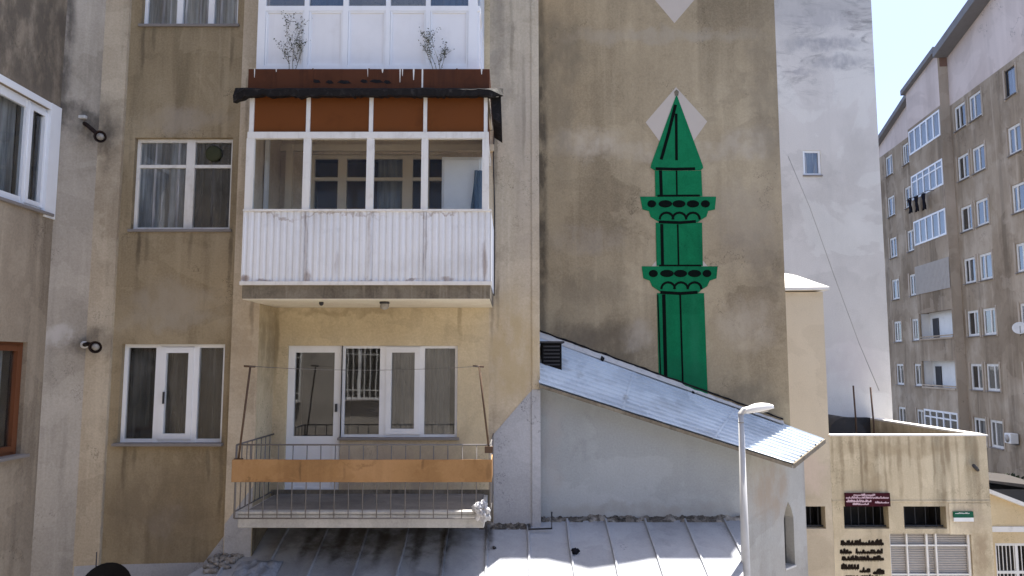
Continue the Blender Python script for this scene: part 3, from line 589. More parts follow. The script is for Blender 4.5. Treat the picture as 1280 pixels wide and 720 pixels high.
# window inside the middle balcony
fY = lambda u, v=230: PX(u, YR, v)
window(block, fr, *MIDW, vert=[(fY(427), .13), (fY(462), .07), (fY(509), .15), (fY(533), .07)], horiz=[(PZ(223, YR), .05)], fd=.03, fw=.06, mat='cream', gl='glass_clear', roommat='room_warm',
       curt=[(fY(468), fY(505), 'lace')], curtd=.2)
iw = MB(); iw.wall(fr2 := (lambda s_, d, z: (s_, YR - .006 + d, z)), XBR + .004, XM1 - .004, zq1 + .002, zcan, [(MIDW[0], MIDW[1], max(MIDW[2], zq1 + .003), MIDW[3])], .005)
iw.quad((XBR + .006, YF + .1, zq1), (XBR + .006, YR - .007, zq1), (XBR + .006, YR - .007, zcan), (XBR + .006, YF + .1, zcan)); iw.build('inner_wall', M['inner'], mbal)
bm_ = MB(); bm_.box(XBR + .01, XM1, YR - .07, YR - .002, PZ(190, YR), PZ(182, YR)); bm_.box(XBR + .10, XBR + .2, YR - .09, YR - .004, PZ(300, YR), PZ(182, YR) - .002)
bm_.build('inner_trim', M['cream'], mbal)
# cabinet and cloth inside
cx0, cx1 = PX(552, 10.2, 230), PX(602, 10.2, 230); cz0, cz1 = zq1, PZ(196, 10.2)
cab = thing('cabinet', ((cx0 + cx1) / 2, 10.4, cz0), 'tall white cabinet standing inside the glazed balcony', 'cabinet')
MB().box(cx0, cx1, 10.2, 10.6, cz0, cz1).build('body', M['white_metal'], cab, bevel=.01)
MB().box(cx0 + .03, cx1 - .03, 10.18, 10.2, cz0 + .05, cz1 - .04).build('door', M['white_metal'], cab, bevel=.006)
MB().box(cx0 + .06, cx0 + .075, 10.155, 10.18, cz0 + .8, cz0 + .95).build('handle', M['iron'], cab)
fcl = front(10.1)
cl = curtain_mb(fcl, PX(588, 10.1, 230), PX(600, 10.1, 230) + .05, 0, PZ(262, 10.1), PZ(213, 10.1), .03, .09)
cl.v = [(x + (.07 if i % 2 == 0 else 0) * (1 if x < PX(592, 10.1, 230) else 0), y, z) for i, (x, y, z) in enumerate(cl.v)]
solo(cl, 'hanging_cloth', M['blue_cloth'], 'blue cloth hanging in front of the white balcony cabinet', 'cloth')

# top balcony: white panelled enclosure
YT = 9.55; XT0, XT1 = PX(322, YT, 45), PX(600, YT, 45); zt0, zt1, zt2 = PZ(85, YT), PZ(11, YT), PZ(11, YT) + 1.25
tb = MB()
cols = [(327, 10), (383, 6), (432, 7), (485, 6), (535, 6), (591, 12)]
for u, wd in cols: x = PX(u, YT, 45); h = wd * YT / FPX / 2; tb.box(x - h, x + h, YT - .02, YT + .05, zt0 - .05, zt2)
for z in (zt0, zt1, zt2): tb.box(XT0 + .003, XT1 - .003, YT - .014, YT + .045, z - .035, z + .035)
for i in range(5): # inner beads round each panel
    a, b = PX(cols[i][0] + cols[i][1] / 2, YT, 45), PX(cols[i + 1][0] - cols[i + 1][1] / 2, YT, 45)
    tb.box(a + .001, a + .025, YT - .008, YT + .02, zt0 + .036, zt1 - .036); tb.box(b - .025, b - .001, YT - .008, YT + .02, zt0 + .036, zt1 - .036)
    tb.box(a + .026, b - .026, YT - .006, YT + .02, zt0 + .036, zt0 + .06); tb.box(a + .026, b - .026, YT - .006, YT + .02, zt1 - .06, zt1 - .036)
for k in range(1, 3):
    y = YT + k * .55; tb.box(XT1 - .05, XT1 + .012, y - .03, y + .03, zt0, zt2); 
tb.box(XT1 - .04, XT1 + .005, YT + .05, YR - .01, zt1 - .035, zt1 + .035)
tbo = tb.build('glazed_balcony', M['pvc'], block); tag(tbo, 'balcony closed in with white panels')
MB().box(XT0, XT1, YT + .01, YT + .03, zt0, zt1).build('white_panel', M['blue_white'], tbo)
MB().box(XT1 - .03, XT1 - .012, YT + .03, YR - .01, zt0, zt1 - .03).build('white_panel', M['blue_white'], tbo)
g2 = MB(); g2.quad((XT0, YT + .02, zt1), (XT1, YT + .02, zt1), (XT1, YT + .02, zt2), (XT0, YT + .02, zt2)); g2.build('pane', M['glass_ref'], tbo)
for (ua, ub) in ((385, 430), (537, 590)):
    curtain_mb(front(YT + .12), PX(ua, YT, 0), PX(ub, YT, 0), 0, zt1 - .05, zt2, .02, .1).build('curtain', M['blue_cloth'], tbo)
MB().box(XT0 + .02, XT1 - .02, YT + .06, YR - .01, zt0 - .1, zt0 - .02).build('floor_slab', M['concrete'], tbo)
MB().box(XT0, XT1, YT - .02, YR - .01, zt2 + .036, zt2 + .2).build('floor_slab', M['stain_and_shade_concrete'], tbo)
# service cable and pipe on the pilaster right of the balconies
MB().tube([(PX(604, YR, z) , YR - .03, PZ(z, YR)) for z in (10, 40, 85)], .012, 6).build('drain_pipe', M['iron'], block)
MB().tube([(PX(617 + (z % 3) * .7, YR, z), YR - .02, PZ(z, YR)) for z in (120, 160, 210, 260, 320, 370)], .008, 5).build('cable', M['dark_grey'], block)

# lights of the facade
cz = zq0 - .012
L = thing('ceiling_lamp', (PX(483, 9.9, 385), 9.75, cz), 'round ceiling lamp under the corrugated balcony', 'lamp')
MB().lathe([(0, 0), (.06, 0), (.07, -.02), (.05, -.035)], L.location).build('base', M['dark_grey'], L)
MB().lathe([(.055, -.03), (.062, -.06), (.045, -.095), (0, -.11)], L.location).build('globe', M['lamp_glass'], L)
solo(MB().lathe([(0, 0), (.03, 0), (.03, -.03), (.012, -.05), (0, -.05)], (PX(404, 9.9, 383), 9.8, cz)), 'lamp_socket', M['dark_grey'], 'small bare lamp socket under the corrugated balcony', 'lamp')
def flood(ua, va, ug, vg, Y, lab, hood):
    a, b = P(ua, va, Y + .05), P(ug, vg, Y - .22)
    t = thing('wall_lamp', (a[0], Y + .05, a[1]), lab, 'lamp', 'wall lamps on the grey corner strip')
    pa, pb = Vector((a[0], Y + .06, a[1])), Vector((b[0], Y - .22, b[1]))
    m = MB(); m.tube([pa, pa.lerp(pb, .3) + Vector((0, 0, .02)), pb], .03, 8); m.build('arm', M['rust2'], t)
    MB().lathe([(0, 0), (.05, 0), (.05, .02), (0, .02)], pa, (.4, -1, 0)).build('wall_plate', M['flash'], t)
    if hood:
        MB().fbox(lambda s, d, z: (pa.x + s, pa.y - .1 + d, pa.z + z), -.02, .15, -.03, .03, -.002, .045).build('ballast_box', M['flash'], t, bevel=.01)
    MB().lathe([(.0, -.04), (.045, -.035), (.072, .01), (.082, .05), (.072, .055), (.062, .03), (0, .0)], pb, (.35, -1, -.25), 20).build('reflector', M['rust2'], t)
    MB().lathe([(0, .075), (.035, .065), (.05, .03), (.03, -.005)], pb, (.35, -1, -.25), 16).build('globe', M['lamp_glass'], t)
flood(99, 151, 126, 171, 9.98, 'round wall lamp on a slanting arm under the dark soot stain', True)
flood(105, 431, 120, 433, 9.98, 'small stubby wall lamp beside the pale round patch', False)

# weeds on the canopy
def weed(u, v, h, lab, seed, leafy):
    random.seed(seed); x, _ = P(u, v, YC + .12); t = thing('weed', (x, YC + .12, zca1), lab, 'plant', 'weeds growing on the brown canopy')
    st, lf = MB(), MB()
    def branch(p, d, l, r, depth):
        pts = [p]; q = p.copy()
        for i in range(4):
            d = (d + Vector((random.uniform(-.22, .22), random.uniform(-.2, .2), .06))).normalized(); q = q + d * l / 4; pts.append(q.copy())
            for _ in range(leafy):
                s = random.uniform(.008, .018); a = Vector((random.uniform(-1, 1), random.uniform(-1, 1), random.uniform(-.4, .8))).normalized(); b = a.cross(Vector((random.random(), 1, random.random()))).normalized()
                o = q + Vector((random.uniform(-.03, .03), random.uniform(-.03, .03), random.uniform(-.03, .03))); lf.add([o, o + a * s + b * s * .4, o + a * s * 2, o + a * s - b * s * .4], [(0, 1, 2, 3)])
        st.tube(pts, [r * (1 - .2 * i) for i in range(5)], 5)
        if depth:
            for k in range(4):
                i = random.randint(1, 4); branch(pts[i].copy(), (d + Vector((random.uniform(-.9, .9), random.uniform(-.6, .6), .3))).normalized(), l * .5, r * .6, depth - 1)
    for k in range(3 if leafy > 1 else 4):
        branch(Vector((x + random.uniform(-.06, .06), YC + .12, zca1)), Vector((random.uniform(-.28, .28), random.uniform(-.1, .1), 1)).normalized(), h * random.uniform(.7, 1), .0045, 2)
    st.build('stem', M['weed'], t); lf.build('leaves', M['leaf'], t)
weed(367, 80, .58, 'dense upright weed on the canopy, with dark leaves', 5, 2)
weed(547, 80, .42, 'sparse spindly weed on the canopy, wide and twiggy', 9, 1)

# white bag on the balcony corner
bg_ = MB(); bc = P(601, 640, YF - .07); [bg_.blob((bc[0] + dx, YF - .08 - dy, bc[1] + dz), (r, r * .8, r * 1.1), 5 + i, .9, 9, 1.7) for i, (dx, dy, dz, r) in enumerate(((0, 0, 0, .075), (.05, .02, -.05, .06), (-.04, .01, .05, .055), (.03, .0, .08, .045), (.07, .02, .02, .05)))]
solo(bg_, 'plastic_bag', M['plastic'], 'crumpled white plastic bag at the corner of the open balcony', 'bag')

# ---------------------------------------------------------------- building with the painted minaret
XMR = PX(985, YM)
mur = thing('mural_building', ((XCOR + XMR) / 2, YM, 0), 'plain brown gable wall with a green minaret painted on it', 'building')
MTOP = 13.4
fm = front(YM)
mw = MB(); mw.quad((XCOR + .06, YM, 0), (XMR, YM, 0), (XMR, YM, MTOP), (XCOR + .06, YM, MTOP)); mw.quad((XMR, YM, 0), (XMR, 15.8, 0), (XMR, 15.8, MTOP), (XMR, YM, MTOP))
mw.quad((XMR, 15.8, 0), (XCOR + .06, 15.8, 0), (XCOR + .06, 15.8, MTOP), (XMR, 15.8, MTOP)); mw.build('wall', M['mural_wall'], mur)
MB().box(XCOR + .03, XMR + .03, YM - .03, 15.85, MTOP, MTOP + .12).build('roof', M['concrete'], mur)
def mp(pts): return [P(u, v, YM) for u, v in pts]
MB().prism(mp([(845, 109), (884, 152), (846, 206), (807, 153)]), YM - .004, YM - .0005).build('painted_diamond', M['diamond'], mur)
MB().prism(mp([(843, 29), (795, -28), (843, -82), (892, -28)]), YM - .004, YM - .0005).build('painted_diamond', M['diamond'], mur)
MB().prism(mp([(849, 292), (889, 338), (850, 388), (810, 338)]), YM - .004, YM - .0005).build('painted_diamond', M['diamond'], mur)
mi = MB(); ya_, yb2 = YM - .010, YM - .005
for pts in ([(845.5, 118), (878, 206), (879, 210), (876, 213), (818, 213), (813, 210), (814, 205)],
            [(818.5, 213.5), (876.5, 213.5), (878, 245.5), (819, 245.5)],
            [(800, 246), (895, 246), (893.5, 262), (885, 264), (883, 271), (876, 275), (872, 278), (825, 278), (819, 275), (813, 271), (811, 264), (803, 262)],
            [(819.5, 278.5), (877.5, 278.5), (878.5, 332.5), (820.5, 332.5)],
            [(802, 333), (897, 333), (895.5, 348), (887, 351), (884, 358), (877, 362), (873, 366), (827, 366), (821, 362), (815, 358), (812, 351), (804, 348)],
            [(821, 366.5), (880, 366.5), (885, 505), (824, 505)]):
    mi.prism(mp(pts), ya_, yb2)
mino = mi.build('minaret_painting', M['green'], mur); tag(mino, 'flat green minaret with two balconies, outlined in black')
il = MB(); yi0, yi1 = YM - .0125, YM - .0108
def stroke(pts, wd=2.2):
    wd *= 1.3
    for i in range(len(pts) - 1):
        (u0, v0), (u1, v1) = pts[i], pts[i + 1]; l = math.hypot(u1 - u0, v1 - v0) or 1; nx, ny = -(v1 - v0) / l * wd / 2, (u1 - u0) / l * wd / 2
        ex, ey = (u1 - u0) / l * wd * .2, (v1 - v0) / l * wd * .2
        e = random.uniform(0, .0007)
        il.prism(mp([(u0 - ex + nx, v0 - ey + ny), (u1 + ex + nx, v1 + ey + ny), (u1 + ex - nx, v1 + ey - ny), (u0 - ex - nx, v0 - ey - ny)]), yi0 - e, yi1)
def oval(u, v, a, b):
    e = random.uniform(0, .0007); il.prism(mp([(u + a * math.cos(k * math.pi / 8), v + b * math.sin(k * math.pi / 8)) for k in range(16)]), yi0 - e, yi1)
random.seed(3)
stroke([(844, 132), (836, 165), (826.5, 199)], 3); stroke([(845, 143), (845.5, 200)], 2.6); stroke([(820, 211), (845, 211.5), (868, 211)], 2.6)
stroke([(825.5, 214), (826.5, 244)], 3); stroke([(845.5, 214), (846, 244)], 1.6); stroke([(822, 245), (874, 244.5)], 1.8)
stroke([(824, 277.5), (850, 278.5), (869, 277)], 2.8); stroke([(827, 281), (828, 331)], 3); stroke([(847, 281), (848, 331)], 1.6); stroke([(824, 332), (876, 332)], 1.6)
stroke([(826, 365.5), (850, 367), (871, 365.5)], 3); stroke([(829.5, 369), (832, 472)], 3.4); stroke([(850, 369), (853.5, 484)], 1.7)
stroke([(822, 369), (826, 480)], 1.2)
for (dy, dx) in ((0, 0), (87, 2)):
    for u, a in ((814.5, 5.5), (831.5, 8.5), (848.5, 8), (866, 8), (881.5, 5.5)): oval(u + dx, 255 + dy, a * random.uniform(.94, 1.06), 4.6)
    for c in (833, 849, 866): stroke([(c + dx + 8.5 * math.cos(math.pi * (1 - k / 8)), 274 + dy - 8 * math.sin(math.pi * k / 8)) for k in range(9)], 2.2)
il.build('painted_outline', M['ink'], mino)
fin = MB(); fin.prism(mp([(845.5, 112), (848.5, 115), (847.5, 120), (843.5, 120), (842.5, 115)]), yi0, yi1); fin.build('finial', M['stain_and_shade_concrete'], mino)

# ---------------------------------------------------------------- lean-to hall: corrugated roof, front wall, splayed side
YN, YFW = 10.66, 11.0
XC1 = PX(925, YFW)
chX, chY = PX(1000, YM + .05), YM + .05
hall = thing('prayer_hall', (2.2, YFW, 0), 'pale grey lean-to hall with a sloping corrugated roof', 'building')
A_ = P(675, 481, YN); N_ = P(990, 581, YN); F_ = P(1030, 550, YM - .02); A_ = (XCOR + .0, A_[1] - (XCOR - A_[0]) * .314)
Fa = P(705, 432, YM - .02); slope_f = (F_[1] - Fa[1]) / (F_[0] - Fa[0]); Xf0 = XCOR + .07; B_ = (Xf0, Fa[1] + (Xf0 - Fa[0]) * slope_f)
def roofpt(s, t, dz=0):
    n0 = (A_[0] + (N_[0] - A_[0]) * s, A_[1] + (N_[1] - A_[1]) * s); f0 = (B_[0] + (F_[0] - B_[0]) * s, B_[1] + (F_[1] - B_[1]) * s)
    return (n0[0] + (f0[0] - n0[0]) * t, YN + (YM - .02 - YN) * t, n0[1] + (f0[1] - n0[1]) * t + dz)
def roof_z(x, y): # height of the underside at a plan position
    t = (y - YN) / (YM - .02 - YN); a = roofpt(0, t); b = roofpt(1, t); return a[2] + (b[2] - a[2]) * (x - a[0]) / (b[0] - a[0])
hw = MB(); hw.prism([(XCOR + .03, 0), (XC1, 0), (XC1, roof_z(XC1, YFW) - .03), (XCOR + .03, roof_z(XCOR, YFW) - .03)], YFW, YFW + .2); hw.build('front_wall', M['annex_wall'], hall)
# splayed side wall with a pointed niche window
dv = Vector((chX - XC1, chY - YFW, 0)); SL = dv.length; dv.normalize(); nv = Vector((-dv.y, dv.x, 0)) # into the wall
fs = lambda s, d, z: (XC1 + dv.x * s + nv.x * d, YFW + dv.y * s + nv.y * d, z)
def side_s(u):
    x = (u - 640) / FPX / 1.0052
    return (x * YFW - XC1) / (dv.x - x * dv.y)
a0, a1 = side_s(972.5), side_s(984.5); am = (a0 + a1) / 2
ymid = YFW + dv.y * am; zw0, zw1, zw2 = PZ(708, ymid), PZ(648, ymid), PZ(627, ymid)
sd_ = MB(); arch = [(a0, zw0), (a1, zw0), (a1, zw1), (am + (a1 - am) * .6, (zw1 * .45 + zw2 * .55)), (am, zw2), (am - (a1 - am) * .6, (zw1 * .45 + zw2 * .55)), (a0, zw1)]
def topz(s): p = fs(s, 0, 0); return roof_z(p[0], p[1]) - .03
def q4(p): sd_.add([fs(a, 0, z) for a, z in p], [tuple(range(len(p)))])
q4([(0, 0), (a0, 0), (a0, topz(a0)), (0, topz(0))]); q4([(a1, 0), (SL, 0), (SL, topz(SL)), (a1, topz(a1))]); q4([(a0, 0), (a1, 0), (a1, zw0), (a0, zw0)])
q4([(a0, zw1), arch[5], (am, zw2), (am, topz(am)), (a0, topz(a0))]); q4([(am, zw2), arch[3], (a1, zw1), (a1, topz(a1)), (am, topz(am))])
for i in range(len(arch)):
    p, q = arch[i], arch[(i + 1) % len(arch)]; sd_.quad(fs(p[0], 0, p[1]), fs(q[0], 0, q[1]), fs(q[0], .18, q[1]), fs(p[0], .18, p[1]))
sd_.quad(fs(SL, 0, 0), (chX, chY + 2.2, 0), (chX, chY + 2.2, topz(SL)), fs(SL, 0, topz(SL)))
sd_.build('side_wall', M['annex_side'], hall)
nw = MB(); nw.add([fs(a, .14, z) for a, z in arch], [tuple(range(len(arch)))]); nwo = nw.build('arched_window', M['glass_ref'], hall)
MB().fbox(fs, a0 - .01, a1 + .01, -.015, .12, zw0 - .03, zw0 - .002).build('sill', M['flash'], nwo)
nwr = MB(); nwr.quad(fs(a0, .18, zw0), fs(a1, .18, zw0), fs(a1, .18, zw2), fs(a0, .18, zw2)); nwr.build('room', M['room'], nwo)
# corrugated roof sheet (trapezoid ribs run down the slope)
rf = MB(); NT_, NS_ = 132, 24; hts = []
for j in range(NT_ + 1):
    k = (j / NT_ * 11) % 1; hts.append(.026 if k < .3 else (.013 if k < .36 or k > .94 else 0))
vs = [roofpt(i / NS_ + (.004 * math.sin(j * .31) if i == NS_ else 0), j / NT_, hts[j] + .006 * noise.noise(Vector((i * .5, j * .05, 3)))) for i in range(NS_ + 1) for j in range(NT_ + 1)]
W_ = NT_ + 1
rf.add(vs, [(i * W_ + j, (i + 1) * W_ + j, (i + 1) * W_ + j + 1, i * W_ + j + 1) for i in range(NS_) for j in range(NT_)])
vs = [roofpt(i / NS_, j, -.02) for i in range(NS_ + 1) for j in (0, 1)]
rf.add(vs, [(2 * i, 2 * i + 1, 2 * i + 3, 2 * i + 2) for i in range(NS_)])
random.seed(8)
for sj in (.33, .69):     # sheet overlaps across the slope
    a, b = roofpt(sj, 0), roofpt(sj + .004, 1)
    rf.hexa([(a[0], a[1], a[2] + .016), (a[0] + .03, a[1], a[2] + .006), (b[0] + .03, b[1], b[2] + .006), (b[0], b[1], b[2] + .016), (a[0], a[1], a[2] + .0225), (a[0] + .03, a[1], a[2] + .0125), (b[0] + .03, b[1], b[2] + .0125), (b[0], b[1], b[2] + .0225)])
roof_o = rf.build('corrugated_roof', M['roof2'], hall)
ef = MB()
def strip3(p, q, w_, h0, h1):
    ef.hexa([(p[0], p[1] - w_, p[2] + h0), (q[0], q[1] - w_, q[2] + h0), (q[0], q[1], q[2] + h0), (p[0], p[1], p[2] + h0), (p[0], p[1] - w_, p[2] + h1), (q[0], q[1] - w_, q[2] + h1), (q[0], q[1], q[2] + h1), (p[0], p[1], p[2] + h1)])
strip3(roofpt(0, 0), roofpt(1, 0), .015, -.045, .004)
e0, e1 = Vector(roofpt(1.002, 0)), Vector(roofpt(1.002, 1)); 
ef.hexa([tuple(e0 + Vector((0, -.02, -.045))), tuple(e0 + Vector((.02, -.02, -.045))), tuple(e1 + Vector((.02, 0, -.045))), tuple(e1 + Vector((0, 0, -.045))), tuple(e0 + Vector((0, -.02, .028))), tuple(e0 + Vector((.02, -.02, .022))), tuple(e1 + Vector((.02, 0, .022))), tuple(e1 + Vector((0, 0, .022)))])
ef.build('eaves_shadow_strip', M['stain_and_shade_concrete'], roof_o)  # dark colour stands for the shadow line along the roof edge
fl = MB(); vs = []; nn = 80; random.seed(12); hstep = 0
for i in range(nn + 1):
    s = i / nn * .86; p = roofpt(s, 1)
    if i % 16 == 0: hstep = random.uniform(-.02, .03)
    h = .075 + hstep + .015 * noise.noise(Vector((i * .4, 2, 0)))
    vs += [(p[0], YM - .10, roofpt(s, .93)[2] + .034), (p[0], YM - .03, p[2] + h * .55), (p[0], YM - .012, p[2] + h), (p[0], YM - .0002, p[2] + h + .004)]
fl.add(vs, [(4 * i + k, 4 * i + 4 + k, 4 * i + 5 + k, 4 * i + 1 + k) for i in range(nn) for k in range(3)]); fl.build('flashing', M['flash'], roof_o)
tl = MB(); vs = []
for i in range(nn + 1):
    s = i / nn * .86; p = roofpt(s, 1); q = .013 + .012 * abs(noise.noise(Vector((i * .7, 7, 0)))); h = .10 + .02 * noise.noise(Vector((i * .25, 4, 0)))
    vs += [(p[0], YM - .016, p[2] + h - q), (p[0], YM - .02, p[2] + h), (p[0], YM - .016, p[2] + h + q)]
tl.add(vs, [(3 * i + k, 3 * i + 3 + k, 3 * i + 4 + k, 3 * i + 1 + k) for i in range(nn) for k in range(2)]); tl.build('tar_line', M['bitumen'], roof_o)
dp = MB(); random.seed(4)
for u, v in ((753, 449), (808, 476), (866, 493)): p = P(u, v, YM - .12); dp.blob((p[0], YM - .12, p[1]), (.03, .03, .05), u, .5)
dp.build('tar_patch', M['bitumen'], roof_o)
# black vent box
VY = 11.25; vb0, vb1 = P(677, 460, VY), P(702, 429, VY)
vt = thing('vent_box', ((vb0[0] + vb1[0]) / 2, VY + .2, vb0[1] - .1), 'black square vent box at the top of the corrugated roof', 'vent')
MB().box(vb0[0], vb1[0], VY, VY + .5, vb0[1] - .15, vb1[1]).build('housing', M['black'], vt, bevel=.012)
lv = MB()
for k in range(6): z = vb0[1] + .04 + k * .055; lv.box(vb0[0] + .03, vb1[0] - .03, VY - .015, VY + .002, z, z + .022)
lv.build('louvre', M['dark_grey'], vt)
MB().box(vb0[0] - .03, vb1[0] + .04, VY - .05, VY + .54, vb1[1] + .002, vb1[1] + .03).build('lid', M['dark_grey'], vt)

# ---------------------------------------------------------------- low annex with the standing seam roof
ZR0, YR0, SLP = EYE + (PZ(650, 10.95) - EYE), 10.95, .354
def lz(y): return ZR0 - (YR0 - y) * SLP
YE = 8.3; RT = .304 / 1.0052
xl = lambda y: -3.35 - (10.95 - y) * .62
xr = lambda y: RT * y
ann = thing('metal_roofed_annex', (0, 9.4, 0), 'low annex with a pale standing seam metal roof', 'building')
rm = MB(); ns = 40; vs = []
for i in range(ns + 1):
    y = YE + (YR0 - YE) * i / ns
    for k in range(61):
        x = xl(y) + (xr(y) - xl(y)) * k / 60; vs.append((x, y, lz(y) + .008 * noise.noise(Vector((x * 1.7, y * 1.7, 0)))))
rm.add(vs, [(i * 61 + k, i * 61 + k + 1, (i + 1) * 61 + k + 1, (i + 1) * 61 + k) for i in range(ns) for k in range(60)], True)
rm.quad((xl(YE), YE, lz(YE) - .05), (xr(YE), YE, lz(YE) - .05), (xr(YR0), YR0, lz(YR0) - .05), (xl(YR0), YR0, lz(YR0) - .05))
rm.quad((xl(YE), YE, lz(YE) - .12), (xr(YE), YE, lz(YE) - .12), (xr(YE), YE, lz(YE)), (xl(YE), YE, lz(YE)))
rm.quad((xr(YE), YE, lz(YE) - .12), (xr(YR0), YR0, lz(YR0) - .12), (xr(YR0), YR0, lz(YR0)), (xr(YE), YE, lz(YE)))
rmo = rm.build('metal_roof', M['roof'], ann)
random.seed(21)
for k in range(-7, 6):
    x0 = .225 + .565 * k
    ylo = YE
    if x0 > xr(YE): ylo = x0 / RT + .05
    yhi = YR0 - .02
    if x0 < xl(yhi): yhi = YR0 - (-3.35 - x0) / .62 - .05
    if yhi - ylo < .3: continue
    sm_ = MB(); vs = []; sn = 24
    for i in range(sn + 1):
        y = ylo + (yhi - ylo) * i / sn; x = x0 + .012 * noise.noise(Vector((k * 3.1, y * 1.5, 0))); z = lz(y)
        vs += [(x - .022, y, z - .008), (x - .011, y, z + .036), (x + .011, y, z + .038), (x + .024, y, z - .008)]
    sm_.add(vs, [(4 * i + a, 4 * i + 1 + a, 4 * i + 5 + a, 4 * i + 4 + a) for i in range(sn) for a in range(3)] + [(0, 1, 2, 3), (4 * sn + 3, 4 * sn + 2, 4 * sn + 1, 4 * sn)])
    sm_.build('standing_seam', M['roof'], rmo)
aw = MB(); aw.quad((xl(YE) + .2, YE + .3, 0), (xr(YE) - .2, YE + .3, 0), (xr(YE) - .2, YE + .3, lz(YE + .3) - .05), (xl(YE) + .2, YE + .3, lz(YE + .3) - .05))
aw.quad((xr(YE) - .2, YE + .3, 0), (xr(YR0) - .2, YR0, 0), (xr(YR0) - .2, YR0, lz(YR0) - .05), (xr(YE) - .2, YE + .3, lz(YE + .3) - .05))
aw.quad((xl(YE) + .2, YE + .3, 0), (xl(YR0) + .2, YR0 - .9, 0), (xl(YR0) + .2, YR0 - .9, lz(YR0 - .9) - .05), (xl(YE) + .2, YE + .3, lz(YE + .3) - .05))
aw.build('wall', M['annex_wall'], ann)
# mortar along the joint
def mortar(x0, x1, y, h, dpt, nm, n_, seed, parent):
    m = MB(); vs = []
    for i in range(n_ + 1):
        x = x0 + (x1 - x0) * i / n_
        for j in range(6):
            t = j / 5; g = noise.fractal(Vector((x * 9, t * 2.5, seed)), 1, 2, 5) * .045
            yy = y - dpt * (1 - t) - .02 * abs(g) * 10 * (1 - t); vs.append((x, yy, lz(min(yy, YR0)) + h * t ** 1.3 + g * (1 if 0 < j else .1)))
    m.add(vs, [(i * 6 + j, (i + 1) * 6 + j, (i + 1) * 6 + j + 1, i * 6 + j + 1) for i in range(n_) for j in range(5)], True); return m.build(nm, M['mortar'], parent)
mortar(XCOR + .04, XC1 - .02, YFW - .004, .045, .10, 'joint_mortar', 170, 1, ann)
mortar(PX(600, 10.78), XCOR - .12, YR - .004, .04, .08, 'joint_mortar', 60, 4, ann)
pi = MB(); pq = [P(u, v, 10.55) for u, v in ((660, 656), (661, 663), (690, 662), (690, 641))]
pi.tube([(x, 10.62, max(z, lz(10.62) + .02)) for x, z in pq], .014, 6); pi.build('pipe', M['dark_grey'], ann)
def on_roof(u, v):
    lo, hi = 8.3, 10.95
    for _ in range(40):
        m = (lo + hi) / 2
        if P(u, v, m)[1] > lz(m): lo = m
        else: hi = m
    return P(u, v, lo)[0], lo, lz(lo)
x, y, z = on_roof(719, 692); solo(MB().blob((x, y, z + .03), (.05, .045, .04), 2, .5, 10), 'dark_rag', M['dark_cloth'], 'small dark crumpled rag on the sunlit metal roof', 'rag')
x, y, z = on_roof(618, 686); solo(MB().blob((x, y, z + .015), (.025, .025, .02), 6, .5, 8), 'pebble', M['dark_grey'], 'tiny dark pebble near the shadow edge on the metal roof', 'pebble')
# rubble and plastic sheet at the left end
rbm = MB(); random.seed(31)
for i in range(130):
    u = random.uniform(258, 318); v = 718 - (u - 258) * .75 + random.uniform(-12, 12)
    x, y, z = on_roof(u, min(v, 716)); s = random.uniform(.015, .05)
    rbm.blob((x, y, z + s * .4), (s * random.uniform(.8, 1.5), s, s * .7), i, .7, 5)
tag(rbm.build('rubble', M['rubble']), kind='stuff')
psh = MB(); vs = []; cx_, cy_, _ = on_roof(322, 712)
for i in range(21):
    for j in range(15):
        x = cx_ - .28 + .56 * i / 20; y = cy_ - .35 + .5 * j / 14; e = 1 - max(abs(i / 10 - 1), abs(j / 7 - 1)) ** 4
        vs.append((x + .04 * noise.noise(Vector((j * .5, 1, 0))), y + .05 * noise.noise(Vector((i * .4, 9, 0))), lz(y) + .015 + e * .05 + .05 * e * noise.fractal(Vector((i * .3, j * .3, 2)), 1, 2, 4)))
psh.add(vs, [(i * 15 + j, (i + 1) * 15 + j, (i + 1) * 15 + j + 1, i * 15 + j + 1) for i in range(20) for j in range(14)], True)
solo(psh, 'plastic_sheet', M['sheeting'], 'crumpled pale plastic sheet on the shaded metal roof', 'sheet')
# dark dish at the bottom
dc = P(134, 738, 9.0)
dish = thing('satellite_dish', (dc[0], 9.0, 0), 'black round dish with a thin rod, half seen at the foot of the facade', 'satellite dish')
MB().lathe([(0, -.05), (.12, -.04), (.22, -.01), (.30, .05), (.305, .06), (.29, .055), (.2, .01), (0, -.03)], (dc[0], 9.0, dc[1]), (.05, -.9, .35), 32).build('reflector', M['black'], dish)
MB().tube([(dc[0], 9.06, dc[1] - .02), (dc[0], 9.2, dc[1] - .4), (dc[0], 9.2, 0)], .03, 8).build('mast', M['dark_grey'], dish)
q = P(121, 690, 9.05); MB().tube([(q[0], 9.05, dc[1]), (q[0], 9.05, q[1])], .007, 6).build('rod', M['dark_grey'], dish)

# ---------------------------------------------------------------- street lamp
LY = 10.0; lx = PX(927.5, LY, 560); lt = PZ(517, LY)
lamp = thing('street_lamp', (lx, LY, 0), 'pale grey street lamp at the corner of the grey hall', 'street lamp')
MB().tube([(lx, LY, 0), (lx, LY, 4.5), (lx, LY, lt)], [.07, .055, .035], 14).build('pole', M['lamp_grey'], lamp)
arm_e = P(938, 510, LY - .03)
MB().tube([(lx, LY, lt - .12), (lx, LY, lt), (lx + .04, LY, lt + .05), (arm_e[0], LY - .02, arm_e[1])], [.042, .042, .036, .03], 10).build('arm', M['lamp_grey'], lamp)
hd = MB(); h0 = P(931, 515, LY); h1 = P(964, 508, LY); hv = Vector((h1[0] - h0[0], -.10, h1[1] - h0[1])); hl = hv.length; hv.normalize()
up = Vector((0, -.25, 1)); up = (up - hv * up.dot(hv)).normalized(); sdv = hv.cross(up); vs = []
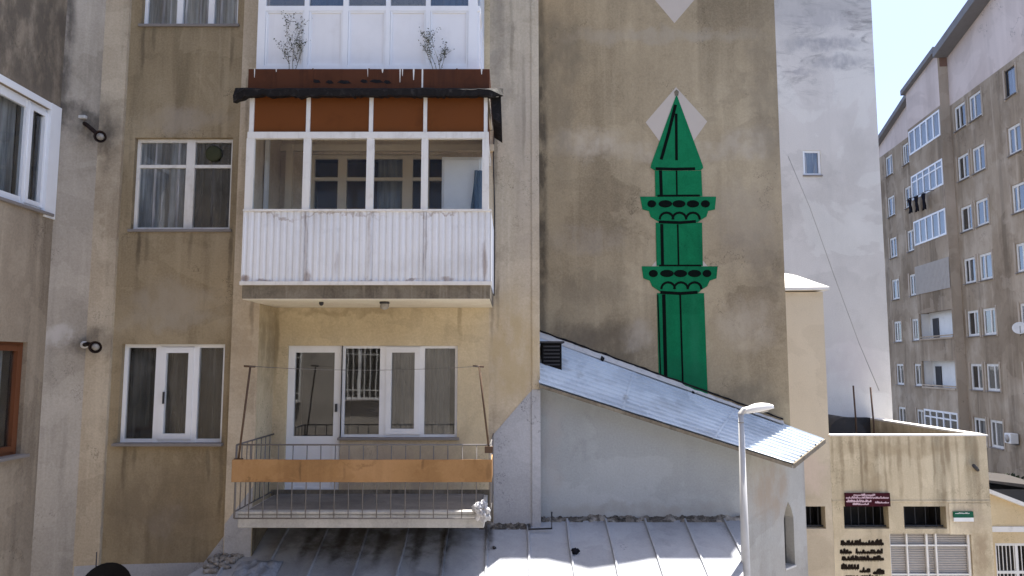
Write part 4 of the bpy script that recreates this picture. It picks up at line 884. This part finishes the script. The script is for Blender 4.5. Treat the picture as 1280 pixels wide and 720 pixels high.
for i in range(13):
    t = i / 12; wd = .085 * math.sin(math.pi * min(1, .08 + t * .92)) ** .6 * (1 - .25 * t) + .004; hh = .085 * math.sin(math.pi * (.10 + .86 * t)) ** .7 + .004
    c = Vector((h0[0], LY, h0[1])) + hv * hl * t
    for k in range(12):
        a = 2 * math.pi * k / 12; s_ = math.sin(a); vs.append(c + sdv * wd * math.cos(a) + up * (hh * s_ if s_ > 0 else .022 * s_))
hd.add(vs, [(i * 12 + k, i * 12 + (k + 1) % 12, (i + 1) * 12 + (k + 1) % 12, (i + 1) * 12 + k) for i in range(12) for k in range(12)] + [tuple(range(11, -1, -1)), tuple(range(144, 156))], True)
hd.build('lamp_head', M['white_metal'], lamp)
lg = MB(); c = Vector((h0[0], LY, h0[1])) + hv * hl * .58 - up * .018; lg.blob(c, (.10, .055, .028), 1, .0, 8); lg.build('lens', M['lamp_glass'], lamp)

# ---------------------------------------------------------------- white tower block
YTW = 21.0; XW1 = PX(1112.5, YTW); TT = 22.0
tow = thing('white_tower_block', ((XW1 + 5) / 2, YTW, 0), 'tall whitewashed blank wall with one tiny window', 'building')
ft = front(YTW); TW = hole(1004, 1026, 188, 219, YTW)
tw = MB().wall(ft, 4.6, XW1, 0, TT, [TW], .14); tw.quad((XW1, YTW, 0), (XW1, 34, 0), (XW1, 34, TT), (XW1, YTW, TT)); tw.quad((XW1, 34, 0), (4.6, 34, 0), (4.6, 34, TT), (XW1, 34, TT)); tw.quad((4.6, YTW, 0), (4.6, 34, 0), (4.6, 34, TT), (4.6, YTW, TT))
tw.build('wall', M['tower'], tow)
MB().box(4.5, XW1 + .1, YTW - .1, 34.1, TT, TT + .2).build('roof', M['concrete'], tow)
window(tow, ft, *TW, fd=.03, fw=.06, gl='glass_ref', curt=[(TW[0], TW[1], 'tulle')], curtd=.05, sill=.05)
# cable hanging down the tower
cp = [P(u, v, 20.8 - .0 * k) for k, (u, v) in enumerate(((985, 195), (1006, 262), (1030, 350), (1052, 430), (1068, 486)))]
solo(MB().tube([(a, 20.8 - .35 * i, b) for i, (a, b) in enumerate(cp)], .009, 5), 'cable', M['shutter'], 'thin grey cable running down the whitewashed wall to a roof pole', 'cable')

# ---------------------------------------------------------------- stair tower strip with the white cap
YS = 16.0; XS0, XS1 = 5.35, PX(1033, YS, 470)
st_ = thing('stair_tower', ((XS0 + XS1) / 2, YS, 0), 'narrow plain beige tower with a small white sloping roof', 'building')
zst = PZ(365, YS); SW = (PX(1003, YS, 646), PX(1033, YS, 646) - .02, PZ(661, YS), PZ(633, YS))
sw_ = MB().wall(front(YS), XS0, XS1, 0, zst, [SW], .22); sw_.quad((XS1, YS, 0), (XS1, 18.8, 0), (XS1, 18.8, zst), (XS1, YS, zst)); sw_.quad((XS0, YS, 0), (XS0, 18.8, 0), (XS0, 18.8, zst), (XS0, YS, zst)); sw_.quad((XS0, 18.8, 0), (XS1, 18.8, 0), (XS1, 18.8, zst), (XS0, 18.8, zst))
sw_.build('wall', M['beige2'], st_)
a_, b_, c_, d_ = P(960, 363, YS - .15), P(1037, 362, YS - .15), P(1009, 347.5, YS + .75), P(960, 338, YS + .75)
cap = MB(); T_ = .06
cap.hexa([(a_[0], YS - .15, a_[1]), (b_[0], YS - .15, b_[1]), (b_[0] + .0, YS + 2.9, b_[1] + .0), (a_[0], YS + 2.9, a_[1]), (a_[0], YS - .15, a_[1] + T_), (b_[0], YS - .15, b_[1] + T_), (c_[0], YS + 1.4, c_[1] + .14), (d_[0], YS + 1.4, d_[1] + .14)])
cap.build('cap_roof', M['stone'], st_)
def opening(parent, f, h, dep=.5, bars=6):
    m = MB(); q = [(h[0] - .04, h[2] - .04), (h[1] + .04, h[2] - .04), (h[1] + .04, h[3] + .04), (h[0] - .04, h[3] + .04)]; g = .225
    for i in range(4): a, b = q[i], q[(i + 1) % 4]; m.quad(f(a[0], g, a[1]), f(b[0], g, b[1]), f(b[0], g + dep, b[1]), f(a[0], g + dep, a[1]))
    m.quad(*[f(a, g + dep, z) for a, z in q]); o = m.build('window', M['tar'], parent)
    b = MB()
    for k in range(bars): x = h[0] + (h[1] - h[0]) * (k + .5) / bars; b.fbox(f, x - .006, x + .006, .19, .203, h[2], h[3])
    b.fbox(f, h[0], h[1], .13, .148, h[2] + .02, h[2] + .05)
    b.build('bars', M['dark_grey'], o)
opening(st_, front(YS), SW, .5, 0 + 3)
mk = MB()
for v0, v1 in ((607, 618), (628, 639)): mk.box(PX(1001, YS, 610), PX(1004.5, YS, 610), YS - .03, YS - .002, PZ(v1, YS), PZ(v0, YS))
mk.build('wall_clamp', M['dark_grey'], st_)

# ---------------------------------------------------------------- low shop building
XL0, XL1 = XS1 + .003, PX(1236, YS, 600); zl = PZ(545, YS)
low = thing('low_shop_building', ((XL0 + XL1) / 2, YS, 0), 'low streaky beige building with dark slots, signs and black writing', 'building')
fl_ = front(YS); H1 = hole(1055, 1111, 633, 661, YS); H2 = hole(1130, 1183, 633, 661, YS)
G = (PX(1113, YS, 690), PX(1215, YS, 690), 2.0, PZ(667, YS))
lw_ = MB().wall(fl_, XL0, XL1, 0, zl, [H1, H2, G], .22); lw_.quad((XL1, YS, 0), (XL1, 20.9, 0), (XL1, 20.9, zl), (XL1, YS, zl))
lw_.build('wall', M['beige'], low)
opening(low, fl_, H1); opening(low, fl_, H2, .5, 4)
par = MB(); par.box(XL0, XL1 + .03, YS - .03, YS + .2, zl, zl + .03); par.box(XL1 - .2, XL1 + .03, YS + .2, 20.9, zl, zl + .04); par.build('coping', M['stone'], low)
ip = MB(); ip.quad((XL0, YS + .2, zl - .9), (XL1 - .2, YS + .2, zl - .9), (XL1 - .2, YS + .2, zl), (XL0, YS + .2, zl)); ip.quad((XL1 - .2, YS + .2, zl - .9), (XL1 - .2, 20.9, zl - .9), (XL1 - .2, 20.9, zl), (XL1 - .2, YS + .2, zl)); ip.build('parapet', M['beige'], low)
MB().box(XL0, XL1 - .2, YS + .2, 20.9, zl - 1.0, zl - .9).build('roof_deck', M['tar'], low)
rw = MB(); rw.box(XL0, XL1 - .2, 20.7, 20.9, zl - .9, zl + .05); rw.build('parapet', M['tar'], low)
ldg = MB(); ldg.box(XL0, XL1, YS - .014, YS - .002, PZ(627.5, YS), PZ(625.5, YS)); ldg.box(PX(1186, YS, 640), XL1 - .002, YS - .012, YS - .002, PZ(668, YS), PZ(629, YS)); ldg.build('render_band', M['beige'], low)
# shop gate
gx0, gx1, gz0, gz1 = G
gt = MB(); fg = lambda a, b, c, d, e: gt.fbox(fl_, a, b, .04 + e, .09 + e, c, d)
for u, wd in ((1113.8, 3), (1135.5, 3.2), (1160.5, 4), (1172, 3.4), (1213, 4.5)): x = PX(u, YS, 690); h = wd * YS / FPX / 3.2; fg(max(gx0, x - h), min(gx1, x + h), gz0, gz1, 0)
for v in (682.5, 719): fg(gx0 + .002, gx1 - .002, PZ(v, YS) - .016, PZ(v, YS) + .016, .004)
gate = gt.build('shop_gate', M['pvc_old'], low)
sh = MB(); vs = []; K = 90
for i in range(K + 1): z = gz0 + (gz1 - gz0) * i / K; vs += [(gx0, YS + .10 + (.018 if i % 3 == 0 else 0), z), (gx1, YS + .10 + (.018 if i % 3 == 0 else 0), z)]
sh.add(vs, [(2 * i, 2 * i + 1, 2 * i + 3, 2 * i + 2) for i in range(K)]); sh.build('slatted_sheet', M['shutter'], gate)
# signs and writing
def scribble(mb, u0, u1, v, h, Y, wd, seed, d, gaps=()):
    """one line of brushed cursive lettering as flat ribbons"""
    random.seed(seed); u = u0; ax = 0; pts = []
    runs = []
    while u < u1:
        if any(a < u < b for a, b in gaps):
            if len(pts) > 1: runs.append(pts)
            pts = []; u += .8; continue
        up_ = random.choice([1, 1, .45, .6, .5, 1.25]); w_ = random.uniform(1.3, 2.4)
        pts += [(u, v + h * .5), (u + w_ * .2, v + h * (.5 - up_)), (u + w_ * .55, v + h * (.5 - up_ * .9)), (u + w_ * .6, v + h * .5)]; u += w_
    if len(pts) > 1: runs.append(pts)
    for r in runs:
        for i in range(len(r) - 1):
            (a, b), (c, e) = r[i], r[i + 1]; l = math.hypot(c - a, e - b) or 1; k = wd * random.uniform(.7, 1.25); nx, ny = -(e - b) / l * k / 2, (c - a) / l * k / 2; q = random.uniform(0, .0012)
            mb.prism([P(a + nx, b + ny, Y), P(c + nx, e + ny, Y), P(c - nx, e - ny, Y), P(a - nx, b - ny, Y)], Y - d - q, Y - d + .002)
wr = MB()
scribble(wr, 1051.5, 1103, 678.5, 6, YS, 2.3, 1, .004); scribble(wr, 1051, 1103, 689.5, 5, YS, 2.4, 2, .004, [(1063, 1070)]); scribble(wr, 1053, 1104, 698, 5, YS, 2.5, 3, .004)
scribble(wr, 1052, 1073, 708.5, 6, YS, 2.4, 4, .004); scribble(wr, 1075, 1087, 713, 5, YS, 2.1, 5, .004); scribble(wr, 1092, 1105, 715, 5.5, YS, 2.6, 6, .004); scribble(wr, 1053, 1100, 722, 5, YS, 2.4, 7, .004)
wr.build('wall_writing', M['brush'], low)
s0 = P(1056, 632.5, YS); s1 = P(1111, 616, YS); sg = thing('shop_sign', ((s0[0] + s1[0]) / 2, YS - .03, s0[1]), 'maroon sign with pale lettering over a dark slot window', 'sign')
MB().box(s0[0], s1[0], YS - .05, YS - .004, s0[1], s1[1]).build('board', M['sign_red'], sg)
lt_ = MB(); scribble(lt_, 1067, 1094, 618.5, 2.2, YS - .05, .8, 11, .003); scribble(lt_, 1057.5, 1110, 622, 2, YS - .05, .75, 12, .003); scribble(lt_, 1058, 1088, 626.3, 2.4, YS - .05, .9, 13, .003); scribble(lt_, 1094, 1110, 628, 1.8, YS - .05, .8, 14, .003); scribble(lt_, 1066, 1085, 630, 1.8, YS - .05, .8, 15, .003)
lt_.build('lettering', M['sign_ink'], sg)
s0 = P(1191, 651.5, YS); s1 = P(1215, 639, YS); sg = thing('small_sign', ((s0[0] + s1[0]) / 2, YS - .03, s0[1]), 'small green and white sign right of the slot windows', 'sign')
zc_ = PZ(646.5, YS); MB().box(s0[0], s1[0], YS - .045, YS - .014, zc_, s1[1]).build('green_field', M['sign_green'], sg); MB().box(s0[0], s1[0], YS - .044, YS - .014, s0[1], zc_ - .001).build('white_field', M['white_metal'], sg)
lt_ = MB(); scribble(lt_, 1194, 1212, 641.5, 1.2, YS - .045, .5, 16, .003); lt_.build('lettering', M['blue_white'], sg)
pa = P(1213, 581, YS - .05); pb = P(1224, 588, YS - .05); MB().tube([(pa[0], YS - .16, pa[1]), (pb[0], YS + .0, pb[1])], .035, 8).build('pipe_stub', M['dark_grey'], low)
# poles and dark hump on the roof deck
for u0, v0, u1, v1, lab in ((1070, 528, 1066.5, 482, 'taller rusty pole on the low roof, at the cable end'), (1092, 528, 1088, 484, 'bare pole on the low roof nearest the white coping')):
    a, b = P(u0, v0, 19.0), P(u1, v1, 19.0)
    solo(MB().tube([(a[0], 19.0, zl - .9), (a[0], 19.0, a[1]), (b[0], 19.0, b[1])], .022, 8), 'roof_pole', M['rust'], lab, 'pole', 'poles on the low roof')
hp = MB(); hc = P(1046, 530, 19.6); vs = []
for i in range(13):
    a = math.pi * i / 12
    for j in range(5): vs.append((hc[0] + .55 * math.cos(a), 19.0 + j * .3, zl - .9 + (hc[1] - zl + .9 + .22) * math.sin(a) ** .6))
hp.add(vs, [(i * 5 + j, (i + 1) * 5 + j, (i + 1) * 5 + j + 1, i * 5 + j + 1) for i in range(12) for j in range(4)], True); hp.add(vs[0::5], [tuple(range(13))])
solo(hp, 'roof_hood', M['tar'], 'dark rounded hood on the low roof, against the whitewashed wall', 'roof hood')

# ---------------------------------------------------------------- small house with gate at the right
YH = 17.2; XH0, XH1 = XL1 + .02, XL1 + 3.6
hs = thing('small_house', (XH0 + 1.5, YH, 0), 'small ochre house with a white roof edge and barred gate', 'house')
fh = front(YH); zh = PZ(640, YH); GH = (PX(1244.5, YH, 690), PX(1300, YH, 690), 1.4, PZ(665, YH))
za, zb_ = PZ(619, YH), PZ(635.5, YH); slp = (zb_ - za) / (PX(1280, YH) - PX(1239, YH)); zfn = lambda x: za + slp * (x - PX(1239, YH))
hz = MB().wall(fh, XH0, XH1, 0, zfn(XH1) - .05, [(GH[0], min(GH[1], XH1 - .2), GH[2], GH[3])], .2)
hz.add([(XH0, YH, zfn(XH1) - .05), (XH1, YH, zfn(XH1) - .05), (XH0, YH, zfn(XH0) - .05)], [(0, 1, 2)]); hz.quad((XH1, YH, 0), (XH1, 20.5, 0), (XH1, 20.5, zfn(XH1)), (XH1, YH, zfn(XH1)))
hz.build('wall', M['house'], hs)
rfm = MB(); rfm.hexa([(XH0, YH - .12, zfn(XH0) - .05), (XH1, YH - .12, zfn(XH1) - .05), (XH1, 20.6, zfn(XH1) - .45), (XH0, 20.6, zfn(XH0) - .45), (XH0, YH - .12, zfn(XH0) + .04), (XH1, YH - .12, zfn(XH1) + .04), (XH1, 20.6, zfn(XH1) - .36), (XH0, 20.6, zfn(XH0) - .36)]); rfm.build('roof', M['stone'], hs)
MB().box(XH0, XH1, YH - .03, YH - .003, PZ(665, YH) + .005, PZ(658, YH)).build('lintel', M['stone'], hs)
hg = MB()
for k in range(14): x = GH[0] + .02 + k * .085; hg.fbox(fh, x - .008, x + .008, .05, .066, GH[2], GH[3])
for v in (681, 716): hg.fbox(fh, GH[0], GH[1] - .2, .04, .07, PZ(v, YH) - .03, PZ(v, YH) + .03)
for k in range(4): x = GH[0] + .02 + k * .48; hg.fbox(fh, x - .03, x + .03, .044, .076, GH[2], GH[3])
hg.fbox(fh, GH[0], GH[1] - .2, .042, .072, GH[3] - .06, GH[3] - .002)
hgo = hg.build('gate', M['pvc_old'], hs)
MB().quad(*[fh(a, .6, z) for a, z in ((GH[0] - .3, GH[2]), (GH[1] + .1, GH[2]), (GH[1] + .1, GH[3] + .3), (GH[0] - .3, GH[3] + .3))]).build('dark_porch', M['tar'], hgo)

# ---------------------------------------------------------------- far apartment block on the right
fo = Vector((PX(1222, 37.6), 37.6, 0)); ang = R(6.8); dirv = Vector((math.sin(ang), math.cos(ang), 0)); outv = Vector((-math.cos(ang), math.sin(ang), 0))
far = thing('far_apartment_block', fo, 'long brown apartment block with a pink gable band and a projecting bay', 'building', local=True); far.rotation_euler = (0, 0, math.atan2(dirv.y, dirv.x))
def far_sz(u, v, e=0.):
    x, y = (u - 640) / FPX, (360 - v) / FPX; ray = Vector((x, math.cos(PITCH) - y * math.sin(PITCH), math.sin(PITCH) + y * math.cos(PITCH)))
    o = fo + outv * e; t = (o.dot(outv)) / ray.dot(outv)
    p = ray * t; return (p - o).dot(dirv), EYE + p.z
ff = lambda s, d, z: (s, -d, z)
E = .5
fb = lambda s, d, z: (s, E - d, z)
rows = [EYE + 12.95 - 2.72 * k for k in range(7)]
def su(u, v, e=0.): return far_sz(u, v, e)[0]
cols_ = {'A': (su(1277, 177), su(1260, 177)), 'B1': (su(1232, 205), su(1216, 205)), 'B2': (su(1211.5, 208), su(1197, 208)), 'D': (su(1142.5, 300), su(1134, 300)), 'E': (su(1116, 208), su(1107, 210))}
bay0, bay1 = su(1181, 230, E), su(1139, 240, E)
S0, S1 = -9.0, su(1095, 200) + 3
# roof line
e1 = far_sz(1103, 173); e2 = far_sz(1132, 129); e3 = far_sz(1173, 78); e4 = far_sz(1240, -12)
k2 = (e4[1] - e3[1]) / (e4[0] - e3[0])
def rl_(s): # roof height along the facade
    if s > bay1: return e1[1] + (e2[1] - e1[1]) / (e2[0] - e1[0]) * (s - e1[0])
    return e3[1] + k2 * (s - e3[0])
zlow = min(rl_(S1), 18.8); zband = rows[0] + .95
holes = []; wins = []
for c, (a, b) in cols_.items():
    for k, z in enumerate(rows):
        hh = .66
        if c == 'A' and k == 0: aa, bb = a + .1, b - .1
        else: aa, bb = a, b
        holes.append((aa, bb, z - hh, z + hh)); wins.append((c, k, aa, bb, z - hh, z + hh))
fwm = MB(); MB().wall(ff, S0, bay0, 0, zband, [h for h in holes if h[1] < bay0], .16).build('wall', M['far_wall'], far); fwm.wall(ff, bay1, S1, 0, zband, [h for h in holes if h[0] > bay1], .16)
MB().quad(ff(S0, 0, 0), ff(S0, 12, 0), ff(S0, 12, zband), ff(S0, 0, zband)).build('end_wall', M['far_wall'], far); fwm.quad(ff(S1, 0, 0), ff(S1, 12, 0), ff(S1, 12, zband), ff(S1, 0, zband)); fwm.build('wall', M['far_wall'], far)
gb = MB(); gb.add([ff(S0, 0, zband), ff(bay0, 0, zband), ff(bay0, 0, rl_(bay0)), ff(S0, 0, rl_(S0))], [(0, 1, 2, 3)]); gb.add([ff(bay1, 0, zband), ff(S1, 0, zband), ff(S1, 0, max(zband, rl_(S1))), ff(bay1, 0, rl_(bay1 + .01))], [(0, 1, 2, 3)])
gb.quad(ff(bay0, 0, zband), ff(bay0, 12, zband), ff(bay0, 12, rl_(bay0)), ff(bay0, 0, rl_(bay0)))
gb.build('gable_wall', M['far_top'], far)
# bay
b1 = far_sz(1133, 115, E); b2 = far_sz(1169, 66, E); kb = (b2[1] - b1[1]) / (b2[0] - b1[0]); rb_ = lambda s: b1[1] + kb * (s - b1[0])
bh = []; pad = .12
for k, z in enumerate(rows): bh.append((bay0 + pad, bay1 - pad, z - .62, z + .82))
zbb = rows[0] + 1.0
by = MB().wall(fb, bay0, bay1, 0, zbb, bh, .1); by.build('bay_wall', M['far_wall'], far)
bs = MB(); bs.quad(fb(bay0, 0, 0), fb(bay0, E, 0), fb(bay0, E, zbb), fb(bay0, 0, zbb)); bs.quad(fb(bay1, 0, 0), fb(bay1, E, 0), fb(bay1, E, zbb), fb(bay1, 0, zbb)); bs.build('bay_side', M['far_light'], far)
bt = MB(); bt.add([fb(bay0, 0, zbb), fb(bay1, 0, zbb), fb(bay1, 0, rb_(bay1)), fb(bay0, 0, rb_(bay0))], [(0, 1, 2, 3)]); bt.quad(fb(bay1, 0, zbb), fb(bay1, E, zbb), fb(bay1, E, rb_(bay1)), fb(bay1, 0, rb_(bay1))); bt.build('gable_wall', M['far_top'], far)
bt = MB(); bt.quad(fb(bay0, 0, zbb), fb(bay0, E, zbb), fb(bay0, E, rb_(bay0)), fb(bay0, 0, rb_(bay0))); bt.build('bay_side', M['far_light'], far)
MB().fbox(ff, bay0 - .02, bay0 + .3, -.4, -.02, rb_(bay0) - .9, rb_(bay0) - .15).build('chimney', M['redbrick'], far)
def eave(s0, z0, s1, z1, d0, th, nm):
    m = MB(); m.hexa([ff(s0, d0, z0 - th), ff(s1, d0, z1 - th), ff(s1, 12, z1 - th), ff(s0, 12, z0 - th), ff(s0, d0, z0), ff(s1, d0, z1), ff(s1, 12, z1), ff(s0, 12, z0)]); return m.build(nm, M['fascia'], far)
eave(S0, rl_(S0) + .1, bay0 - .05, rl_(bay0) + .1, -.75, .45, 'roof'); eave(bay1 + .02, rl_(bay1 + .01) + .1, S1, rl_(S1) + .1, -.35, .3, 'roof'); eave(bay0 - .1, rb_(bay0) + .2, bay1 + .15, rb_(bay1) + .2, -E - .25, .3, 'roof')
for (c, k, a, b, z0_, z1_) in wins:
    dark = c == 'A' and k == 0; random.seed(k * 9 + ord(c[0]) + len(c))
    m_ = (a + b) / 2 + random.choice([-.1, 0, .1]) * (b - a)
    cu = random.choice([None, 'tulle', 'tulle', 'blind'])
    window(far, ff, a + .002, b - .002, z0_ + .002, z1_ - .002, vert=[] if dark else [(m_, .09)], fd=.04, fw=.12 if not dark else .05, mat='dark_grey' if dark else 'pvc_old', gl='glass_dark', curt=[(a, a + (b - a) * random.choice([.45, 1.]), cu)] if cu else None, curtd=.2, room=.6, sill=.1)
    MB().fbox(ff, a - .13, a - .004, -.03, .02, z0_ - .08, z1_ + .1).build('window_trim', M['far_light'], far); MB().fbox(ff, b + .004, b + .13, -.03, .02, z0_ - .08, z1_ + .1).build('window_trim', M['far_light'], far)
# bay storeys
for k, (a, b, z0_, z1_) in enumerate(bh):
    if k in (4, 5):
        m = MB(); m.fbox(fb, a - .05, b + .05, .1, E - .01, z0_ - .14, z0_ - .06); bo = m.build('balcony', M['far_wall'], far)
        lm = MB(); lm.quad(fb(a - .1, .6, z0_ - .05), fb(b + .1, .6, z0_ - .05), fb(b + .1, .6, z1_ + .05), fb(a - .1, .6, z1_ + .05)); lm.quad(fb(b + .05, .11, z0_), fb(b + .05, .6, z0_), fb(b + .05, .6, z1_), fb(b + .05, .11, z1_)); lm.build('inner_wall', M['white_metal'], bo)
        dr = MB(); dr.fbox(fb, b - 1.1, b - .4, .55, .59, z0_, z1_ - .3); dr.build('balcony_door', M['dark_grey'], bo)
        rm_ = MB(); rm_.fbox(fb, a - .02, b + .02, -.05, .02, z0_ + .05, z0_ + .12); rm_.fbox(fb, a - .02, b + .02, -.06, .1, z0_ - .1, z0_ - .003); rm_.build('rail', M['far_light'], bo)
    elif k == 3:
        m = MB(); vs = []; K = 160
        for i in range(K + 1): s = a - .1 + (b - a + .2) * i / K; q = -.06 + (.03 if i % 6 < 3 else 0); vs += [fb(s, q, z0_ - .15), fb(s, q, z1_ + .05)]
        m.add(vs, [(2 * i, 2 * i + 2, 2 * i + 3, 2 * i + 1) for i in range(K)]); m.build('corrugated_screen', M['shutter'], far)
    else:
        n_ = 5; vv = [(a + (b - a) * i / n_, .12) for i in range(1, n_)]
        cm = 'tulle' if k in (0, 1) else 'blind'
        window(far, fb, a + .002, b - .002, z0_ + .002, z1_ - .002, vert=vv, horiz=[(z1_ - .4, .08)] if k in (1, 6) else [], fd=-.03, fw=.1, mat='pvc', gl='glass_dark', curt=[(a, b, cm)] if k != 6 else None, curtd=.2, room=.7, name='glazed_balcony')
# laundry
random.seed(5)
for i, (u, wv) in enumerate(((1137, 10), (1145, 13), (1154, 9))):
    s, z = far_sz(u, 248 - i * 3, E + .3); p = fo + outv * (E + .3) + dirv * s
    m = MB(); hgt = random.uniform(.65, .95); wd = .28; vs = []
    for j in range(7):
        for q in range(6):
            a = (q / 5 - .5) * 2; vs.append(dirv * (a * wd * (1 - .25 * (j > 1)) ) + outv * (.06 * math.sin(q * 2 + j * .5)) + Vector((0, 0, -hgt * j / 6 - .05 * math.sin(q * 1.7))))
    m.add([tuple(p + v + Vector((0, 0, z))) for v in vs], [(j * 6 + q, j * 6 + q + 1, (j + 1) * 6 + q + 1, (j + 1) * 6 + q) for j in range(6) for q in range(5)], True)
    g_ = solo(m, 'hanging_garment', M['dark_cloth'], 'dark garment drying below a white glazed balcony of the brown block', 'garment', 'dark laundry on the brown block')
    sm = g_.modifiers.new('thick', 'SOLIDIFY'); sm.thickness = .02
ls0, lz0 = far_sz(1133, 251, E + .3); ls1, lz1 = far_sz(1160, 238, E + .3)
pa, pb = fo + outv * (E + .3) + dirv * ls0, fo + outv * (E + .3) + dirv * ls1
q1, q2 = fo + outv * E + dirv * ls0, fo + outv * E + dirv * ls1
solo(MB().tube([(q1.x, q1.y, lz0), (pa.x, pa.y, lz0), (pb.x, pb.y, lz1), (q2.x, q2.y, lz1)], .02, 5), 'drying_rail', M['iron'], 'thin drying rail holding dark clothes on the brown block', 'drying rail')
# white dish and white air conditioner on the far block
s, z = far_sz(1275, 411, .4); p = fo + outv * .4 + dirv * s
d2 = thing('satellite_dish', (p.x, p.y, z - .5), 'white satellite dish on the brown apartment block wall', 'satellite dish')
MB().lathe([(0, 0), (.13, .013), (.23, .05), (.29, .10), (.28, .115), (.13, .03), (0, .02)], (p.x, p.y, z), (-.55, -.75, .35), 24).build('reflector', M['white_metal'], d2)
MB().tube([(p.x, p.y, z), (p.x - outv.x * .4, p.y - outv.y * .4, z - .3)], .03, 6).build('bracket', M['iron'], d2)
MB().tube([(p.x, p.y, z - .3), (p.x - .3, p.y - .45, z + .1)], .015, 5).build('arm', M['iron'], d2)
s, z = far_sz(1262, 546, .3); ac = thing('air_conditioner', fo + outv * .3 + dirv * s + Vector((0, 0, z - .3)), 'white air conditioner box low on the brown block', 'air conditioner', local=True); ac.rotation_euler = far.rotation_euler
MB().box(-.27, .27, -.25, .1, 0, .46).build('casing', M['white_metal'], ac, bevel=.03)
MB().lathe([(0, 0), (.16, 0), (.18, .02), (0, .025)], (0, .1, .23), (0, 1, 0), 20).build('fan_grille', M['shutter'], ac)
MB().box(-.22, .22, -.29, -.1, -.06, -.002).build('bracket', M['iron'], ac)

# strip of shrubs and a parked van roof between the small house and the far block
hg_ = thing('shrub', (17.6, 26, 0), 'dark bushy shrub behind the small ochre house', 'shrub')
lf = MB(); random.seed(77)
for i in range(5200):
    a = random.uniform(0, 2 * math.pi); rr_ = random.random() ** .5; x = 17.7 + 1.9 * rr_ * math.cos(a); y = 26.4 + 1.2 * rr_ * math.sin(a); zt_ = 3.0 + .5 * noise.noise(Vector((x * 1.1, y, 0)))
    z = random.uniform(.5, 1) * zt_ * (1 - .25 * rr_ ** 4); s = random.uniform(.05, .11); d = Vector((random.uniform(-1, 1), random.uniform(-1, 1), random.uniform(-.3, 1))).normalized(); e = d.cross(Vector((.3, .5, random.uniform(-1, 1)))).normalized(); o = Vector((x, y, z))
    lf.add([o, o + d * s + e * s * .5, o + d * s * 2, o + d * s - e * s * .5], [(0, 1, 2, 3)])
lf.build('foliage', M['hedge'], hg_)
tk = MB()
for x in (16.6, 17.4, 18.4): tk.tube([(x, 26.4, 0), (x + .1, 26.4, 1.2), (x + .2, 26.5, 2.4)], [.09, .07, .03], 7)
tk.build('stem', M['weed'], hg_)
s_a, s_b = P(1238, 598, 21.5), P(1279, 607, 21.5)
shd = thing('shed', ((s_a[0] + s_b[0]) / 2 + .3, 22.2, 0), 'dark shed with a pale metal roof behind the small ochre house', 'shed')
MB().box(s_a[0] - .3, s_b[0] + .6, 21.6, 23.2, 0, s_b[1] - .12).build('wall', M['tar'], shd)
sr = MB(); sr.hexa([(s_a[0] - .4, 21.5, s_a[1] - .06), (s_b[0] + .7, 21.5, s_b[1] - .16), (s_b[0] + .7, 23.3, s_b[1] + .0), (s_a[0] - .4, 23.3, s_a[1] - .0), (s_a[0] - .4, 21.5, s_a[1] - .01), (s_b[0] + .7, 21.5, s_b[1] - .04), (s_b[0] + .7, 23.3, s_b[1] + .06), (s_a[0] - .4, 23.3, s_a[1] + .06)]); sr.build('roof', M['shed_roof'], shd)

# ---------------------------------------------------------------- the block across the yard, behind the camera (seen in the panes)
opp = thing('opposite_block', (0, -1.5, 0), 'plain pale block across the yard, mirrored in the balcony panes', 'building')
fopp = lambda s, d, z: (s, -1.5 - d, z)
oh = [(-5.5, -4.05, 5.9, 7.6), (-8.4, -6.6, 5.8, 7.5), (-5.5, -4.0, 2.6, 4.1), (2.0, 3.4, 6.0, 7.5), (2.0, 3.4, 2.6, 4.1), (-8.4, -6.9, 2.6, 4.1)]
ow = MB().wall(fopp, -14, 9, 0, 10.4, oh, .15); ow.quad(fopp(-14, 0, 0), fopp(-14, 9, 0), fopp(-14, 9, 10.4), fopp(-14, 0, 10.4)); ow.quad(fopp(9, 0, 0), fopp(9, 9, 0), fopp(9, 9, 10.4), fopp(9, 0, 10.4)); ow.quad(fopp(-14, 9, 0), fopp(9, 9, 0), fopp(9, 9, 10.4), fopp(-14, 9, 10.4)); ow.build('wall', M['opp_wall'], opp)
MB().box(-14.2, 9.2, -10.7, -1.3, 10.4, 10.6).build('roof', M['concrete'], opp)
for i, h in enumerate(oh):
    o = window(opp, fopp, *h, vert=[((h[0] + h[1]) / 2, .09)], fd=.05, fw=.07, sill=.12, gl='glass')
    if i < 2:
        b = MB()
        for k in range(9): x = h[0] + (h[1] - h[0]) * k / 8; b.fbox(fopp, x - .012, x + .012, -.05, -.03, h[2], h[3])
        for z in (h[2] + .3, h[3] - .3): b.fbox(fopp, h[0], h[1], -.055, -.028, z - .012, z + .012)
        b.build('bars', M['white_metal'], o)
